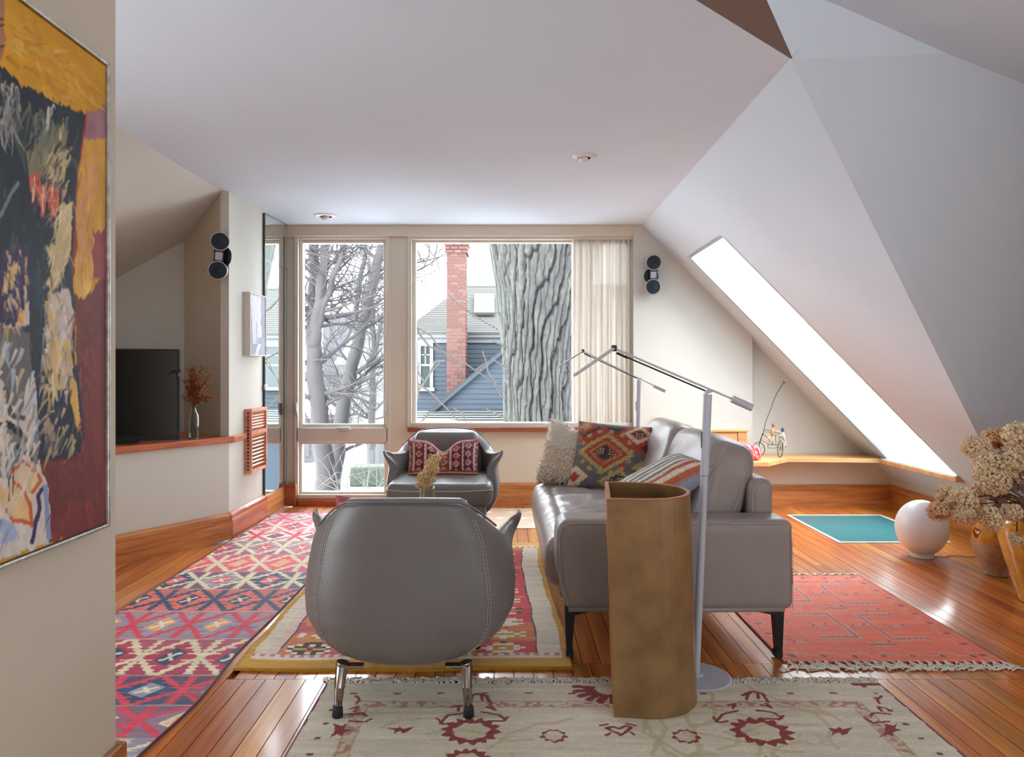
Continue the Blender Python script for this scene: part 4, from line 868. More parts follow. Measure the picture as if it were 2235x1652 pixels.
V_, F_ = rcube((.055, (SY1-SY0)/2-.185, .27), .04, (6, 40, 16), None, (1.11, (SY0+SY1)/2, .45)); bf = mk('back_frame', V_, F_, m_lea2, sofa, smooth=True)
beads(bf, [(1.07, SY0+.187, .40), (1.07, SY0+.187, .66), (1.085, SY0+.187, .70), (1.125, SY0+.187, .715), (1.155, SY0+.19, .69)], .012, .0022)
def bc(yc, sd, hw):
    def fn(V_):
        x, y, z = V_[:, 0].copy(), V_[:, 1].copy(), V_[:, 2].copy(); g = np.clip(1-(y/hw)**4, 0, 1)*np.clip(1-(z/.24)**4, 0, 1)
        V_[:, 0] = x+np.sign(x)*.038*g+.006*np.sin(z*34+y*14+5*fbm(y*5, z*4, sd))*g; V_[:, 2] = z-.03*(y/hw)**4*sst(0, .2, z)+.008*(fbm(y*5, x*6, sd)-.5)
        V_[:, 1] = y*(1-.05*sst(.1, .24, z))
        return V_
    V_, F_ = rcube((.092, hw, .235), .055, (12, 30, 22), fn); M = Matrix.Translation(Vector((.955, yc, .655))) @ Matrix.Rotation(.30, 4, 'Y'); o = mk('back_cushion', xf(V_, M), F_, m_lea2, sofa, smooth=True)
    pts = [tuple(M @ Vector(p)) for p in ((-.07, -hw-.002, -.2), (-.078, -hw+.002, 0), (-.065, -hw+.008, .15), (-.045, -hw+.018, .205))]; beads(o, pts, .012, .0016)
    pts = [tuple(M @ Vector(p)) for p in ((.045, -hw-.002, -.2), (.065, -hw+.0, 0), (.055, -hw+.01, .15))]; beads(o, pts, .012, .0016)
    pts = [tuple(M @ Vector((-.085+.01*math.cos(t*9), -hw*.95+t*hw*1.9, .222-.02*abs(2*t-1)**4))) for t in np.linspace(0, 1, 12)]; beads(o, pts, .013, .0014)
bc(SY0+.205+.385, 3, .385); bc(SY1-.205-.37, 9, .375)
for sx, sg in ((.27, 1), (1.115, -1)):
    for sy in (SY0+.045, SY1-.055):
        m = MB(); M = Matrix.Translation(Vector((sx, sy, 0))) @ Matrix.Rotation(R90, 4, 'X')
        m.prism([(-sg*.03, .21), (sg*.10, .21), (sg*.09, .198), (sg*.012, .182), (-sg*.012+sg*.012, .02), (-sg*.022+sg*.0, .02)][::1], -.022, .022, M); lo = m.mk('leg', m_dark, sofa, bevel=.002)
        MB().box((sx-.016-sg*.008, sy-.024, .0078), (sx+.016-sg*.008, sy+.024, .032)).mk('foot_cap', m_rub, lo, bevel=.004)

# ---------------------------------------------------------------- bronze pedestal
ped = thing('pedestal', 'tall bronze pedestal of half round section with sunken tray top', 'side table', (.51, 2.66, .009))
def dprof(inset=0, n=26):
    r = .187-inset; L = .113
    pts = [(0+inset, -.187+inset)]+[(L+r*math.sin(t), -r*math.cos(t)) for t in np.linspace(0, math.pi, n)]+[(0+inset, .187-inset)]
    return pts
Mp = Matrix.Translation(Vector((.378, 2.652, 0))) @ Matrix.Rotation(-.118, 4, 'Z')
def pz(x, y, z): p = Mp @ Vector((x, y, 0)); return (p.x-.024*(z-.37)/.74, p.y, z)
po, pi_ = dprof(0), dprof(.012); n = len(po)
def shell(o, i, z0, z1):
    V = [pz(x, y, z0) for x, y in o]+[pz(x, y, z1) for x, y in o]+[pz(x, y, z0) for x, y in i]+[pz(x, y, z1) for x, y in i]; Fc = []
    for k in range(n):
        j = (k+1) % n; Fc += [(k, j, n+j, n+k), (2*n+j, 2*n+k, 3*n+k, 3*n+j), (n+k, n+j, 3*n+j, 3*n+k), (k, 2*n+k, 2*n+j, j)]
    return V, Fc
V, Fc = shell(po, pi_, .0095, .752); mk('body', V, Fc, m_bronze, ped, bevel=.0015, seg=1)
V = [pz(x, y, .695) for x, y in pi_]+[pz(x, y, .705) for x, y in pi_]; mk('tray', V, [tuple(range(n-1, -1, -1)), tuple(range(n, 2*n))]+[(k, (k+1) % n, n+(k+1) % n, n+k) for k in range(n)], m_bronze_in, ped)
V, Fc = shell(dprof(-.0012), dprof(.0125), .7515, .7555); mk('rim', V, Fc, m_orange_edge, ped, label='copper coloured rim')
m = MB(); V = [pz(-.0022, a, z) for a, z in ((-.186, .0095), (.186, .0095), (.186, .752), (-.186, .752))]+[pz(.0, a, z) for a, z in ((-.186, .0095), (.186, .0095), (.186, .752), (-.186, .752))]
mk('flat_side', V, [(0, 3, 2, 1), (4, 5, 6, 7), (0, 1, 5, 4), (1, 2, 6, 5), (2, 3, 7, 6), (3, 0, 4, 7)], m_orange_edge, ped, label='copper coloured flat side')

# ---------------------------------------------------------------- reading lamps
def lamp(Y, bx, px_top, ztop, P_j, P_c0, P_c1, P_led, label, z0):
    bz = z0
    root = thing('floor_lamp', label, 'floor lamp', (bx, Y, bz), 'slim silver reading lamps')
    MB().lathe([(.0, 0), (.13, 0), (.134, .004), (.133, .009), (.128, .0115), (.0, .0125)], (bx, Y, bz), 48, cap=False).mk('base', m_alu2, root, smooth=False, bevel=.0005)
    MB().lathe([(.0, .012), (.027, .012), (.028, .016), (.024, .020), (.018, .021)], (bx+.0, Y, bz), 24).mk('collar', m_alu, root, smooth=False)
    top_ = np.array([px_top, Y, ztop]); bot = np.array([bx, Y, bz+.016]); s1 = bot+(top_-bot)*.70; s2 = bot+(top_-bot)*.702
    MB().tube([bot, s1], .0145, 16).mk('pole', m_alu2, root, smooth=False)
    up_ = MB().tube([s2, top_-(top_-bot)*.012], .0165, 16).add([tuple(top_+np.array(d)) for d in ((-.0165, -.016, -.015), (.0165, -.016, -.003), (.0165, .016, -.003), (-.0165, .016, -.015), (-.004, -.008, .004), (.0165, -.008, .006), (.0165, .008, .006), (-.004, .008, .004))], [(0, 1, 5, 4), (1, 2, 6, 5), (2, 3, 7, 6), (3, 0, 4, 7), (4, 5, 6, 7)]).mk('upper_pole', m_alu2, root)
    sl = s2+(top_-s2)*.42; MB().box((sl[0]-.018, Y-.006, sl[2]-.032), (sl[0]-.0155, Y+.006, sl[2]+.032)).mk('slot', m_dark, up_)
    J = np.array([P_j[0], Y, P_j[1]]); c0 = np.array([P_c0[0], Y, P_c0[1]]); c1 = np.array([P_c1[0], Y, P_c1[1]]); Ld = np.array([P_led[0], Y, P_led[1]])
    ar = MB().bar(J, c0, .013, .007).mk('arm', m_alu, root, bevel=.001)
    dn = np.array([.012, 0, -.022]); MB().tube([J+dn*.8, top_+np.array([-.01, 0, .0])], .0032, 6).tube([J+dn*.8, J+dn*.8+(top_-J)*.12], .005, 6).mk('tie_rod', m_dark, ar, smooth=True)
    MB().tube([c0, c1], .0145, 14).mk('counterweight', m_alu, root)
    MB().box((-.010, Y-.011, -.012), (.010, Y+.011, .012), Matrix.Translation(Vector((J[0], 0, J[2])))).mk('hinge', m_dark, root, bevel=.003)
    hd_ = MB().bar(J, Ld, .032, .010).mk('lamp_head', m_alu, root, bevel=.003)
    d = (Ld-J); dwn = np.array([d[2], 0, -d[0]])/np.linalg.norm(d); dwn = dwn*np.sign(-dwn[2]); MB().bar(J+d*.1+dwn*.0055, J+d*.95+dwn*.0055, .022, .002).mk('diffuser', m_white, hd_)
Yl = 2.80
lamp(Yl, XA(1519, Yl), XA(1545, Yl), ZA(853, Yl), (XA(1340, Yl), ZA(760, Yl)), (XA(1597, Yl), ZA(870, Yl)), (XA(1641, Yl), ZA(890, Yl)), (XA(1251, Yl), ZA(820, Yl)), 'silver reading lamp standing beside the bronze pedestal', .001)
Yl = 5.06
lamp(Yl, XA(1388, Yl), XA(1394, Yl), ZA(826, Yl), (XA(1272, Yl), ZA(766, Yl)), (XA(1426, Yl), ZA(841, Yl)), (XA(1452, Yl), ZA(853, Yl)), (XA(1218, Yl), ZA(801, Yl)), 'silver reading lamp behind the far sofa arm before the curtain', .001)

# ---------------------------------------------------------------- coffee table, book, vase
tb_ = thing('coffee_table', 'low round table hidden between the two armchairs', 'table', (-.42, 3.85, .013))
MB().lathe([(0, .375), (.29, .375), (.30, .385), (.30, .393), (.295, .40), (0, .40)], (-.42, 3.85, 0), 48, cap=False).mk('table_top', m_sill, tb_)
for k in range(3):
    a = k*2.094+.5; MB().tube([(-.42+.22*math.cos(a), 3.85+.22*math.sin(a), .378), (-.42+.26*math.cos(a), 3.85+.26*math.sin(a), .017)], [.016, .010], 8).mk('leg', m_dark, tb_)
bk = thing('book', 'flat pale book on the low table behind the armchair', 'book', (-.32, 4.02, .40)); by0 = ZA(1097, 4.02)
MB().box((-.42, 3.96, .401), (-.225, 4.09, .435)).mk('pages', m_cream, bk); MB().box((-.424, 3.955, .4352), (-.222, 4.094, .452)).mk('cover', mat('pink_book_cover', S(206, 176, 180), .5), bk, bevel=.002)
m_olive = mat('olive_glaze', S(124, 118, 86), .25, var=.18, vscale=18, stretch=(.4, .4, 4), coat=.3)
vx, vy = XA(933, 3.9), 3.90
va = thing('stoneware_vase', 'small olive glazed vase holding a cream hydrangea', 'vase', (vx, vy, .401))
MB().lathe([(.0, 0), (.046, 0), (.049, .01), (.047, .05), (.043, .10), (.039, .145), (.040, .158), (.036, .158), (.036, .12), (0, .11)], (vx, vy, .401), 32, cap=False).mk('body', m_olive, va, smooth=True)
# hydrangea blossoms -------------------------------------------------------------------------
def head_mesh(seed, n=480, flat=.85, petal=.115):
    R = random.Random(seed); V = []; Fc = []; Cl = []
    for k in range(n):
        tone = R.uniform(.72, 1.25)
        z = 1-2*(k+.5)/n; z = max(z, -.75); a = k*2.39996+R.uniform(-.2, .2); r = math.sqrt(max(0, 1-z*z)); d = Vector((r*math.cos(a), r*math.sin(a), z*flat)); rad = R.uniform(.80, 1.06)
        nrm = (d.normalized()+Vector((R.uniform(-.5, .5), R.uniform(-.5, .5), R.uniform(-.5, .5)))).normalized(); u = nrm.orthogonal().normalized(); v = nrm.cross(u); t = R.uniform(0, 6.3); u, v = u*math.cos(t)+v*math.sin(t), v*math.cos(t)-u*math.sin(t); c = d*rad
        for q_ in range(4):
            e, f = (u, v, -u, -v)[q_], (v, -u, -v, u)[q_]; s = petal*R.uniform(.7, 1.15); up_ = nrm*s*R.uniform(-.1, .5); n0 = len(V)
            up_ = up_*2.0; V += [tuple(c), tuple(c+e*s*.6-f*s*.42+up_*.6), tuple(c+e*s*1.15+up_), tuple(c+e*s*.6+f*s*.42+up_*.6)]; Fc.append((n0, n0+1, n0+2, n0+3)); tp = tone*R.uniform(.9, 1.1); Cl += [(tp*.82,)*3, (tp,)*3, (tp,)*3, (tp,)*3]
    for i in range(9):
        for j in range(14):
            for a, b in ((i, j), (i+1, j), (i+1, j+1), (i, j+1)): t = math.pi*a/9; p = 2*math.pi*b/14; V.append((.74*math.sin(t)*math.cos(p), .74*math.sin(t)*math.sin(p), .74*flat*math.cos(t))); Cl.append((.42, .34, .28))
            n0 = len(V)-4; Fc.append((n0, n0+1, n0+2, n0+3))
    return np.array(V), np.array(Fc), np.array(Cl)
HM = {}
PCOL = {}
def petal_mat(nm, c): m_ = mat(nm, attr=True, rough=.85, var=.12, vscale=12); PCOL[nm] = np.array(c); return m_
m_pet = petal_mat('dried_tan_petals', S(255, 224, 184)); m_pet2 = petal_mat('dried_brown_petals', S(246, 202, 156)); m_pet3 = petal_mat('cream_petals', S(248, 216, 164)); m_stem = mat('dry_brown_stem', S(92, 56, 46), .8); m_dleaf = mat('dry_leaf', S(132, 98, 84), .8, var=.25, vscale=20)
HV = [head_mesh(11+i) for i in range(3)]
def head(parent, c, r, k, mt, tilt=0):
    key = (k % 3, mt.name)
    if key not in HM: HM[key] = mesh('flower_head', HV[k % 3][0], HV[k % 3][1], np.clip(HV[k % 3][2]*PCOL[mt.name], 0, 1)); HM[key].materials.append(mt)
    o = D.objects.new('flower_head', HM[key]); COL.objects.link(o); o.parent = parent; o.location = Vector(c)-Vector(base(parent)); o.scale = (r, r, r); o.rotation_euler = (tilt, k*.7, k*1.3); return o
hy = thing('hydrangea_stem', 'dried cream hydrangea sprig standing in the olive vase', 'flower', (vx, vy, .52))
MB().tube([(vx, vy, .50), (vx-.01, vy, .58), (vx+.02, vy, .70)], .0025, 5).mk('stem', m_stem, hy)
for k, (px, py, r) in enumerate([(944, 1010, .034), (952, 1000, .026), (936, 1030, .036), (924, 1042, .034), (940, 1046, .028), (914, 1060, .020), (948, 1024, .028), (930, 1058, .024)]):
    head(hy, (XA(px, vy), vy+.01*(k % 3-1), ZA(py, vy)), r, k, m_pet3)
# ---------------------------------------------------------------- mirror, small picture, vent on the left wall
def yL(px): return -XL*F/(CX-px)          # depth on the left wall seen at column px
mi = thing('mirror', 'frameless mirror panels beside the tall window above the baseboard', 'mirror', (XL, 6.05, .19))
ya, yb = 5.80, 6.285
yw = Matrix.Translation(Vector((XL+.012, ya, 0))) @ Matrix.Rotation(-.066, 4, 'Z') @ Matrix.Translation(Vector((-XL, -ya, 0)))
MB().box((XL+.001, ya, ZA(571, yL(580))+.004), (XL+.007, yb, ZC-.006), yw).mk('upper_panel', m_mirror, mi)
MB().box((XL+.001, ya, .188), (XL+.0065, yb, ZA(571, yL(580))-.004), yw).mk('lower_panel', m_mirror, mi)
MB().box((XL+.001, ya-.008, .188), (XL+.0085, ya-.0005, ZC-.006), yw).box((XL+.001, ya, ZA(571, yL(580))-.0035), (XL+.008, yb, ZA(571, yL(580))+.0035), yw).box((XL+.001, ya, ZC-.0055), (XL+.008, yb, ZC-.0005), yw).mk('glass_edge', m_gedge, mi, label='dark green glass edge')
MB().box((XL+.0066, yb-.012, .188), (XL+.010, yb-.008, ZA(571, yL(580))-.004), yw).mk('glass_edge', mat('pale_glass_edge', S(150, 176, 168), .15), mi)
zz = ZA(844, yL(582)); MB().box((XL+.001, ya-.02, zz-.02), (XL+.016, ya+.03, zz+.022), yw).mk('hinge', m_alu, mi, bevel=.003)
y0, y1 = yL(531), yL(567); pic = thing('framed_picture', 'small white framed picture of grey city towers on the left wall', 'picture', (XL, (y0+y1)/2, ZA(777, y0))); z0, z1 = ZA(776, y0), ZA(637, y0)
m = MB(); a_, b_ = XL+.0005, XL+.052
m.box((a_, y0, z0), (b_, y0+.008, z1)).box((a_, y1-.008, z0), (b_, y1, z1)).box((a_, y0+.008, z0), (b_, y1-.008, z0+.008)).box((a_, y0+.008, z1-.008), (b_, y1-.008, z1)); m.mk('picture_frame', mat('pale_wood_frame', S(214, 206, 196), .5), pic)
nu, nv = 60, 90; Yg, Zg = np.meshgrid(np.linspace(y0+.008, y1-.008, nu), np.linspace(z0+.008, z1-.008, nv), indexing='ij'); s = (Yg-y0)/(y1-y0); t = (Zg-z0)/(z1-z0)
C = np.zeros(s.shape+(3,)); C[:] = lin(206, 206, 212); C *= (1+.2*(fbm(s*4, t*5, 3)-.5))[..., None]
C[(s > .66+.06*(t < .5)+.04*np.floor(vn(s*0+1, t*9, 2)*3)/3) & (t > .22)] = lin(140, 136, 152); C[(s < .16*(1-t)+.06) & (t > .16) & (t < .8)] = lin(150, 146, 158); C[(t < .2+.1*(s > .5))] = lin(150, 156, 172); C[(t < .2) & (abs(s-.4-t) < .1)] = lin(206, 206, 214); C[(abs(s-.42) < .03) & (t > .2) & (t < .55)] = lin(172, 168, 180)
C *= (1+.25*(vn(s*30, t*20, 5)-.5))[..., None]
mk('canvas', np.stack([np.full(s.shape, XL+.047), Yg, Zg], -1).reshape(-1, 3), grid_faces(nu, nv), m_paint, pic, col=C.reshape(-1, 3), smooth=True, fixn=False)
y0, y1 = yL(533), yL(568); z0, z1 = ZA(1034, y0), ZA(893, y0); ve = thing('wall_vent', 'reddish wooden wall vent with two banks of louvre slats', 'vent', (XL, (y0+y1)/2, z0)); dp = .055; zm = z0+(z1-z0)*.62
m = MB(); X0 = XL+.0005; m.box((X0, y0, z0), (XL+dp, y0+.022, z1)).box((X0, y1-.022, z0), (XL+dp, y1, z1)); ya_, yb2 = y0+.022, y1-.022; m.box((X0, ya_, z0), (XL+dp, yb2, z0+.025)).box((X0, ya_, z1-.025), (XL+dp, yb2, z1)).box((X0, ya_, zm-.012), (XL+dp, yb2, zm+.016)); m.mk('vent_frame', m_vent, ve, bevel=.002)
MB().box((X0, y0+.02, z0+.02), (XL+.004, y1-.02, z1-.02)).mk('back_panel', m_dark, ve)
slv = {}
for b0, b1, n_ in ((z0+.03, zm-.016, 9), (zm+.02, z1-.03, 6)):
    for k in range(n_):
        zc = b0+(b1-b0)*(k+.5)/n_; MB().bar((XL+.030, y0+.021, zc), (XL+.030, y1-.021, zc), .012, .034, (.75, 0, .66)).mk('slat', m_vent, ve)
m = MB()
for k in range(17):
    zc = z0+.03+k*(z1-z0-.06)/16; m.box((XL+.022, y0-.0015, zc-.007), (XL+.036, y0+.001, zc+.007))
m.mk('end_holes', mat('dark_hole', S(78, 34, 22), .6), ve, kind='stuff')  # small dark boxes stand in for the shade inside square holes

# ---------------------------------------------------------------- alcove: television, bottle with dried sprigs, wall speaker
TV0 = np.array([XA(393, 4.72), 4.72]); tdir = np.array([-.93, -.32]); tdir /= np.linalg.norm(tdir); TV1 = TV0+tdir*.86; tn = np.array([-tdir[1], tdir[0]]); tn = tn if tn[1] < 0 else -tn
zt_ = ZA(762, 4.72); tv = thing('television', 'black flat television standing on the wooden alcove shelf', 'television', (*(TV0*.5+TV1*.5), ZSH))
def tbox(mb, s0, s1, d0, d1, z0, z1):
    mb.slab([(*(TV0+tdir*a+tn*b), z0) for a, b in ((s0, d0), (s1, d0), (s1, d1), (s0, d1))], (0, 0, z1-z0)); return mb
tbox(MB(), 0, .86, -.045, -.001, ZSH+.012, zt_).mk('housing', m_dark, tv, bevel=.004)
b = .018; m = MB(); tbox(m, 0, b, 0, .008, ZSH+.012, zt_); tbox(m, .86-b, .86, 0, .008, ZSH+.012, zt_); tbox(m, b, .86-b, 0, .008, ZSH+.012, ZSH+.04); tbox(m, b, .86-b, 0, .008, zt_-.012, zt_); m.mk('bezel', mat('dark_bezel', (.012, .016, .022), .3), tv, bevel=.002)
tbox(MB(), b, .86-b, 0, .003, ZSH+.04, zt_-.012).mk('screen', mat('screen_glass', (.010, .012, .013), .05, spec=.6), tv)
tbox(MB(), .25, .6, -.10, .08, ZSH+.0005, ZSH+.013).mk('stand', m_dark, tv)
hp = np.array([*(TV0+tdir*.012+tn*.012), ZA(814, 4.7)]); m = MB(); e = np.array([tdir[0], tdir[1], 0]); m.tube([hp+np.array([0, 0, -.05]), hp, hp+e*.02+np.array([0, 0, .012]), hp+e*.045+np.array([0, 0, .004]), hp+e*.05+np.array([0, 0, -.012])], [.006, .009, .008, .005, .003], 7); m.tube([hp+np.array([0, 0, .0]), hp-e*.02+np.array([0, 0, .02])], [.007, .003], 6); m.mk('ornament', m_dark, tv, smooth=True, label='small black hooked ornament on the screen edge')
by = FL(423, 957)[1]; by = (H-ZSH)*F/(957-CY); bx = XA(423, by); bo = thing('glass_bottle', 'clear greenish glass bottle on the alcove shelf', 'bottle', (bx, by, ZSH))
m_bot = D.materials.new('bottle_glass'); m_bot.use_nodes = True; n_ = m_bot.node_tree.nodes; l_ = m_bot.node_tree.links; n_.remove(n_['Principled BSDF'])
t1 = n_.new('ShaderNodeBsdfTransparent'); t1.inputs[0].default_value = (.84, .94, .92, 1); g1 = n_.new('ShaderNodeBsdfGlossy'); g1.inputs['Roughness'].default_value = .05; g1.inputs[0].default_value = (.9, 1, 1, 1); lw = n_.new('ShaderNodeLayerWeight'); lw.inputs[0].default_value = .22; mx = n_.new('ShaderNodeMixShader')
l_.new(lw.outputs['Facing'], mx.inputs[0]); l_.new(t1.outputs[0], mx.inputs[1]); l_.new(g1.outputs[0], mx.inputs[2]); l_.new(mx.outputs[0], n_['Material Output'].inputs[0])
k = by/F; hb = 72*k
MB().lathe([(0, .002), (9*k, .002), (10.5*k, .008), (11*k, .03), (11*k, hb*.68), (10*k, hb*.74), (5.5*k, hb*.84), (4.6*k, hb*.9), (4.6*k, hb*.97), (5.4*k, hb), (3.6*k, hb), (3.4*k, hb*.86)], (bx, by, ZSH), 28, cap=False).mk('body', m_bot, bo, smooth=True)
MB().lathe([(0, .0005), (10*k, .0005), (10*k, .006), (0, .008)], (bx, by, ZSH), 24, cap=False).mk('base', mat('green_bottle_base', S(70, 130, 124), .2), bo, smooth=True)
dr = thing('dried_sprigs', 'rust brown dried flower sprigs in the greenish bottle', 'flower', (bx, by, ZSH+.02)); R = random.Random(9); st = MB(); bl_ = MB()
st.tube([(bx-.018, by, ZSH+.015), (bx-.004, by, ZSH+hb)], .0035, 6)
for i in range(34):
    a = R.uniform(-1, 1); tx, ty, tz = XA(435+a*30+R.uniform(-4, 4), by), by+R.uniform(-.06, .05), ZA(R.uniform(790, 855)+abs(a)*14, by)
    p0 = Vector((bx, by, ZSH+hb*.98)); p2 = Vector((tx, ty, tz)); p1 = p0.lerp(p2, .5)+Vector((-.25*(tx-bx), 0, .02)); pts = [p0*(1-t)**2+p1*2*t*(1-t)+p2*t*t for t in np.linspace(0, 1, 7)]; st.tube(pts, .0011, 4)
    for j in range(34):
        t = R.uniform(.22, 1); p = p0*(1-t)**2+p1*2*t*(1-t)+p2*t*t; p = p+Vector((R.gauss(0, .008), R.gauss(0, .008), R.gauss(0, .008))); s = R.uniform(.0035, .0075)
        u = Vector((R.gauss(0, 1), R.gauss(0, 1), R.gauss(0, 1))).normalized(); v = u.orthogonal().normalized(); w_ = u.cross(v); bl_.add([p+u*s*1.5, p+v*s, p+w_*s, p-v*s, p-w_*s, p-u*s*1.5], [(0, 1, 2), (0, 2, 3), (0, 3, 4), (0, 4, 1), (5, 2, 1), (5, 3, 2), (5, 4, 3), (5, 1, 4)])
st.mk('stem', m_stem, dr, kind='stuff'); bl_.mk('blossoms', mat('rust_blossom', S(150, 90, 42), .85, var=.3, vscale=60), dr, kind='stuff')
m_spk = mat('speaker_black', (.010, .016, .026), .35); m_grl = mat('speaker_grille', (.012, .022, .036), .6, bump=.2, bscale=900)
def speaker(px, pys, Y, wallp, wn, aim, label):
    c = [np.array([XA(x, Y), Y, ZA(y, Y)]) for x, y in pys]; r = px*Y/F; root = thing('wall_speaker', label, 'speaker', tuple((c[0]+c[1])/2), 'round twin wall speakers')
    aim = Vector(aim).normalized(); Mx = aim.to_track_quat('Z', 'Y').to_matrix().to_4x4(); mid = (c[0]+c[1])/2; wn = Vector(wn).normalized(); Mw = wn.to_track_quat('Z', 'Y').to_matrix().to_4x4()
    wp = Vector(mid); tt = (Vector(wallp)-wp).dot(wn); plate = wp+wn*tt
    MB().lathe([(0, .001), (.062, .001), (.064, .006), (.060, .016), (.0, .02)], tuple(plate), 32, M=Mw, cap=False).mk('wall_plate', m_spk, root)
    MB().tube([plate+wn*.015, wp-aim*.035], .014, 10).mk('bracket', m_spk, root, smooth=True)
    d = Vector(c[1]-c[0]); yk = MB()
    upv = d.normalized(); sd = upv.cross(aim).normalized()
    q_ = MB(); o0 = wp-aim*.02
    V = [o0+sd*a*.040+upv*b_*d.length*.5+aim*e for e in (-.022, .012) for a, b_ in ((-1, -.9), (-.8, 0), (-1, .9), (1, .9), (.8, 0), (1, -.9))]; q_.add(V, [(0, 1, 4, 5), (1, 2, 3, 4), (11, 10, 7, 6), (10, 9, 8, 7)]+[(i, (i+1) % 6+0 if False else i, i) for i in ()]+[(0, 6, 7, 1), (1, 7, 8, 2), (2, 8, 9, 3), (3, 9, 10, 4), (4, 10, 11, 5), (5, 11, 6, 0)]); q_.mk('yoke', m_spk, root, bevel=.006)
    V = [o0+aim*.0128+sd*a*.024+upv*b_*.028 for a, b_ in ((-1, -1), (1, -1), (1, 1), (-1, 1))]+[o0+aim*.0145+sd*a*.022+upv*b_*.026 for a, b_ in ((-1, -1), (1, -1), (1, 1), (-1, 1))]; mk('metal_plate', V, [(4, 5, 6, 7), (0, 1, 5, 4), (1, 2, 6, 5), (2, 3, 7, 6), (3, 0, 4, 7)], m_alu, root)
    for cc in c:
        dr_ = MB().lathe([(0, -.055), (r*.5, -.05), (r*.85, -.03), (r*.97, -.008), (r*.97, .0), (0, .001)], tuple(cc), 36, M=Mx, cap=False).mk('driver', m_spk, root, smooth=True)
        MB().lathe([(r*.99, -.006), (r*1.03, .0), (r*.97, .008), (r*.90, .006)], tuple(cc), 40, M=Mx, cap=False).mk('ring', mat('ring_silver', (.45, .45, .44), .3, .7) if 'ring_silver' not in D.materials else D.materials['ring_silver'], dr_, smooth=True)
        MB().lathe([(r*.92, .004), (r*.6, .007), (r*.2, .006), (r*.16, .010), (0, .012)], tuple(cc), 36, M=Mx, cap=False).mk('grille', m_grl, dr_, smooth=True)
sdw = np.array([pA[0]-XL, pA[1]-CY0]); sdn = np.array([sdw[1], -sdw[0]]); sdn = sdn if sdn[1] < 0 else -sdn
wy = lambda px: None
speaker(20.5, ((480, 527), (475, 590)), 5.02, (XL-.05, CY0+.012, 0), (*sdn, 0), (.32, -1, -.02), 'twin round black speaker on the alcove wall above the bottle')
speaker(17.0, ((1427, 573), (1425.5, 626)), YB-.13, (0, YB-.03, 0), (0, -1, 0), (-.22, -1, -.05), 'twin round black speaker beside the curtain on the right')
def downlight(px, py, label):
    p = RAYPL(px, py, (0, 0, ZC), up); r = 25.5*p[1]/F; root = thing('ceiling_downlight', label, 'ceiling light', tuple(p), 'recessed ceiling downlights')
    MB().lathe([(r*.55, -.012), (r*.9, -.009), (r, -.002), (r, 0), (0, 0)], tuple(p), 40, cap=False).mk('trim_ring', m_white, root, smooth=True)
    M = Matrix.Rotation(-.6, 4, 'Y') @ Matrix.Rotation(.9, 4, 'X'); gb = MB().lathe([(0, 0), (r*.4, 0), (r*.42, -.03), (r*.36, -.034), (r*.33, -.026), (0, -.024)], tuple(p+np.array([-.012, -.01, .004])), 28, M=M, cap=False).mk('gimbal', m_white, root, smooth=True)
    MB().lathe([(0, -.0242), (r*.30, -.0265), (r*.29, -.028), (r*.10, -.028), (r*.08, -.032), (0, -.032)], tuple(p+np.array([-.012, -.01, .004])), 24, M=M, cap=False).mk('lamp_face', m_alu, gb, smooth=True)
downlight(1275, 341, 'white gimbal downlight in the ceiling nearest the right slope'); downlight(711, 470, 'white gimbal downlight in the ceiling near the tall window')

# ---------------------------------------------------------------- curtain
cu = thing('curtain', 'sheer oatmeal linen curtain drawn to the right of the big window', 'curtain', (XA(1315, YB+.05), YB+.05, .66)); nu, nv = 360, 30
x0, x1 = XA(1247, YB+.05), XA(1384, YB+.05)-.012; U, V = np.meshgrid(np.linspace(0, 1, nu), np.linspace(0, 1, nv), indexing='ij'); Uw = U+.012*np.sin(U*40)+.03*(vn(U*6, V*1.5, 3)-.5)
ph = Uw*2*math.pi*11.5; Yc = YB+.052+.030*np.sin(ph)*(.75+.4*vn(U*5, V*0, 2))+.008*np.sin(ph*2.3+V*2); Xc2 = x0+(x1-x0)*U+.010*np.cos(ph); Zc = .64+(ZA(514, YB+.05)+.02-.64)*V
mk('panel', np.stack([Xc2, Yc, Zc], -1).reshape(-1, 3), grid_faces(nu, nv), m_sheer, cu, smooth=True)
MB().tube([(XA(1240, YB), YB+.055, ZA(516, YB)+.03), (x1, YB+.055, ZA(516, YB)+.03)], .008, 8).mk('track', m_alu, cu)

# ---------------------------------------------------------------- oak bench back, shelf, cushion, wire bicycle
yb_ = YB-.032; ob = thing('oak_bench_back', 'light oak panelled bench back against the right wall', 'bench', (XA(1525, yb_), yb_, .30)); xa, xb = XA(1408, yb_-.04), XA(1630, yb_-.04); zt_ = ZA(938, yb_-.04)
MB().box((xa-.01, yb_-.05, zt_-.018), (xb+.012, yb_, zt_)).mk('top_rail', m_oak, ob, bevel=.003)
MB().box((xb-.075, yb_-.042, .30), (xb, yb_-.004, zt_-.018)).mk('stile', m_oak, ob, bevel=.002); MB().box((xa, yb_-.042, .30), (xa+.07, yb_-.004, zt_-.018)).mk('stile', m_oak, ob, bevel=.002)
for z0, z1 in ((zt_-.105, zt_-.022), (zt_-.20, zt_-.109), (zt_-.30, zt_-.204)): MB().box((xa+.072, yb_-.034, z0), (xb-.077, yb_-.006, z1)).mk('panel', m_oak, ob, bevel=.003)
m = MB(); m.prism([(xb-.07, .45), (xb+.03, .45), (xb, .52), (xb-.07, .56)], -(yb_-.044), -(yb_-.02), Matrix.Rotation(R90, 4, 'X')) ; m.mk('foot_block', m_oak, ob)
zs0 = .45; 
def shp(px, py): Y = (H-zs0)*F/(py-CY); return (XA(px, Y), Y)
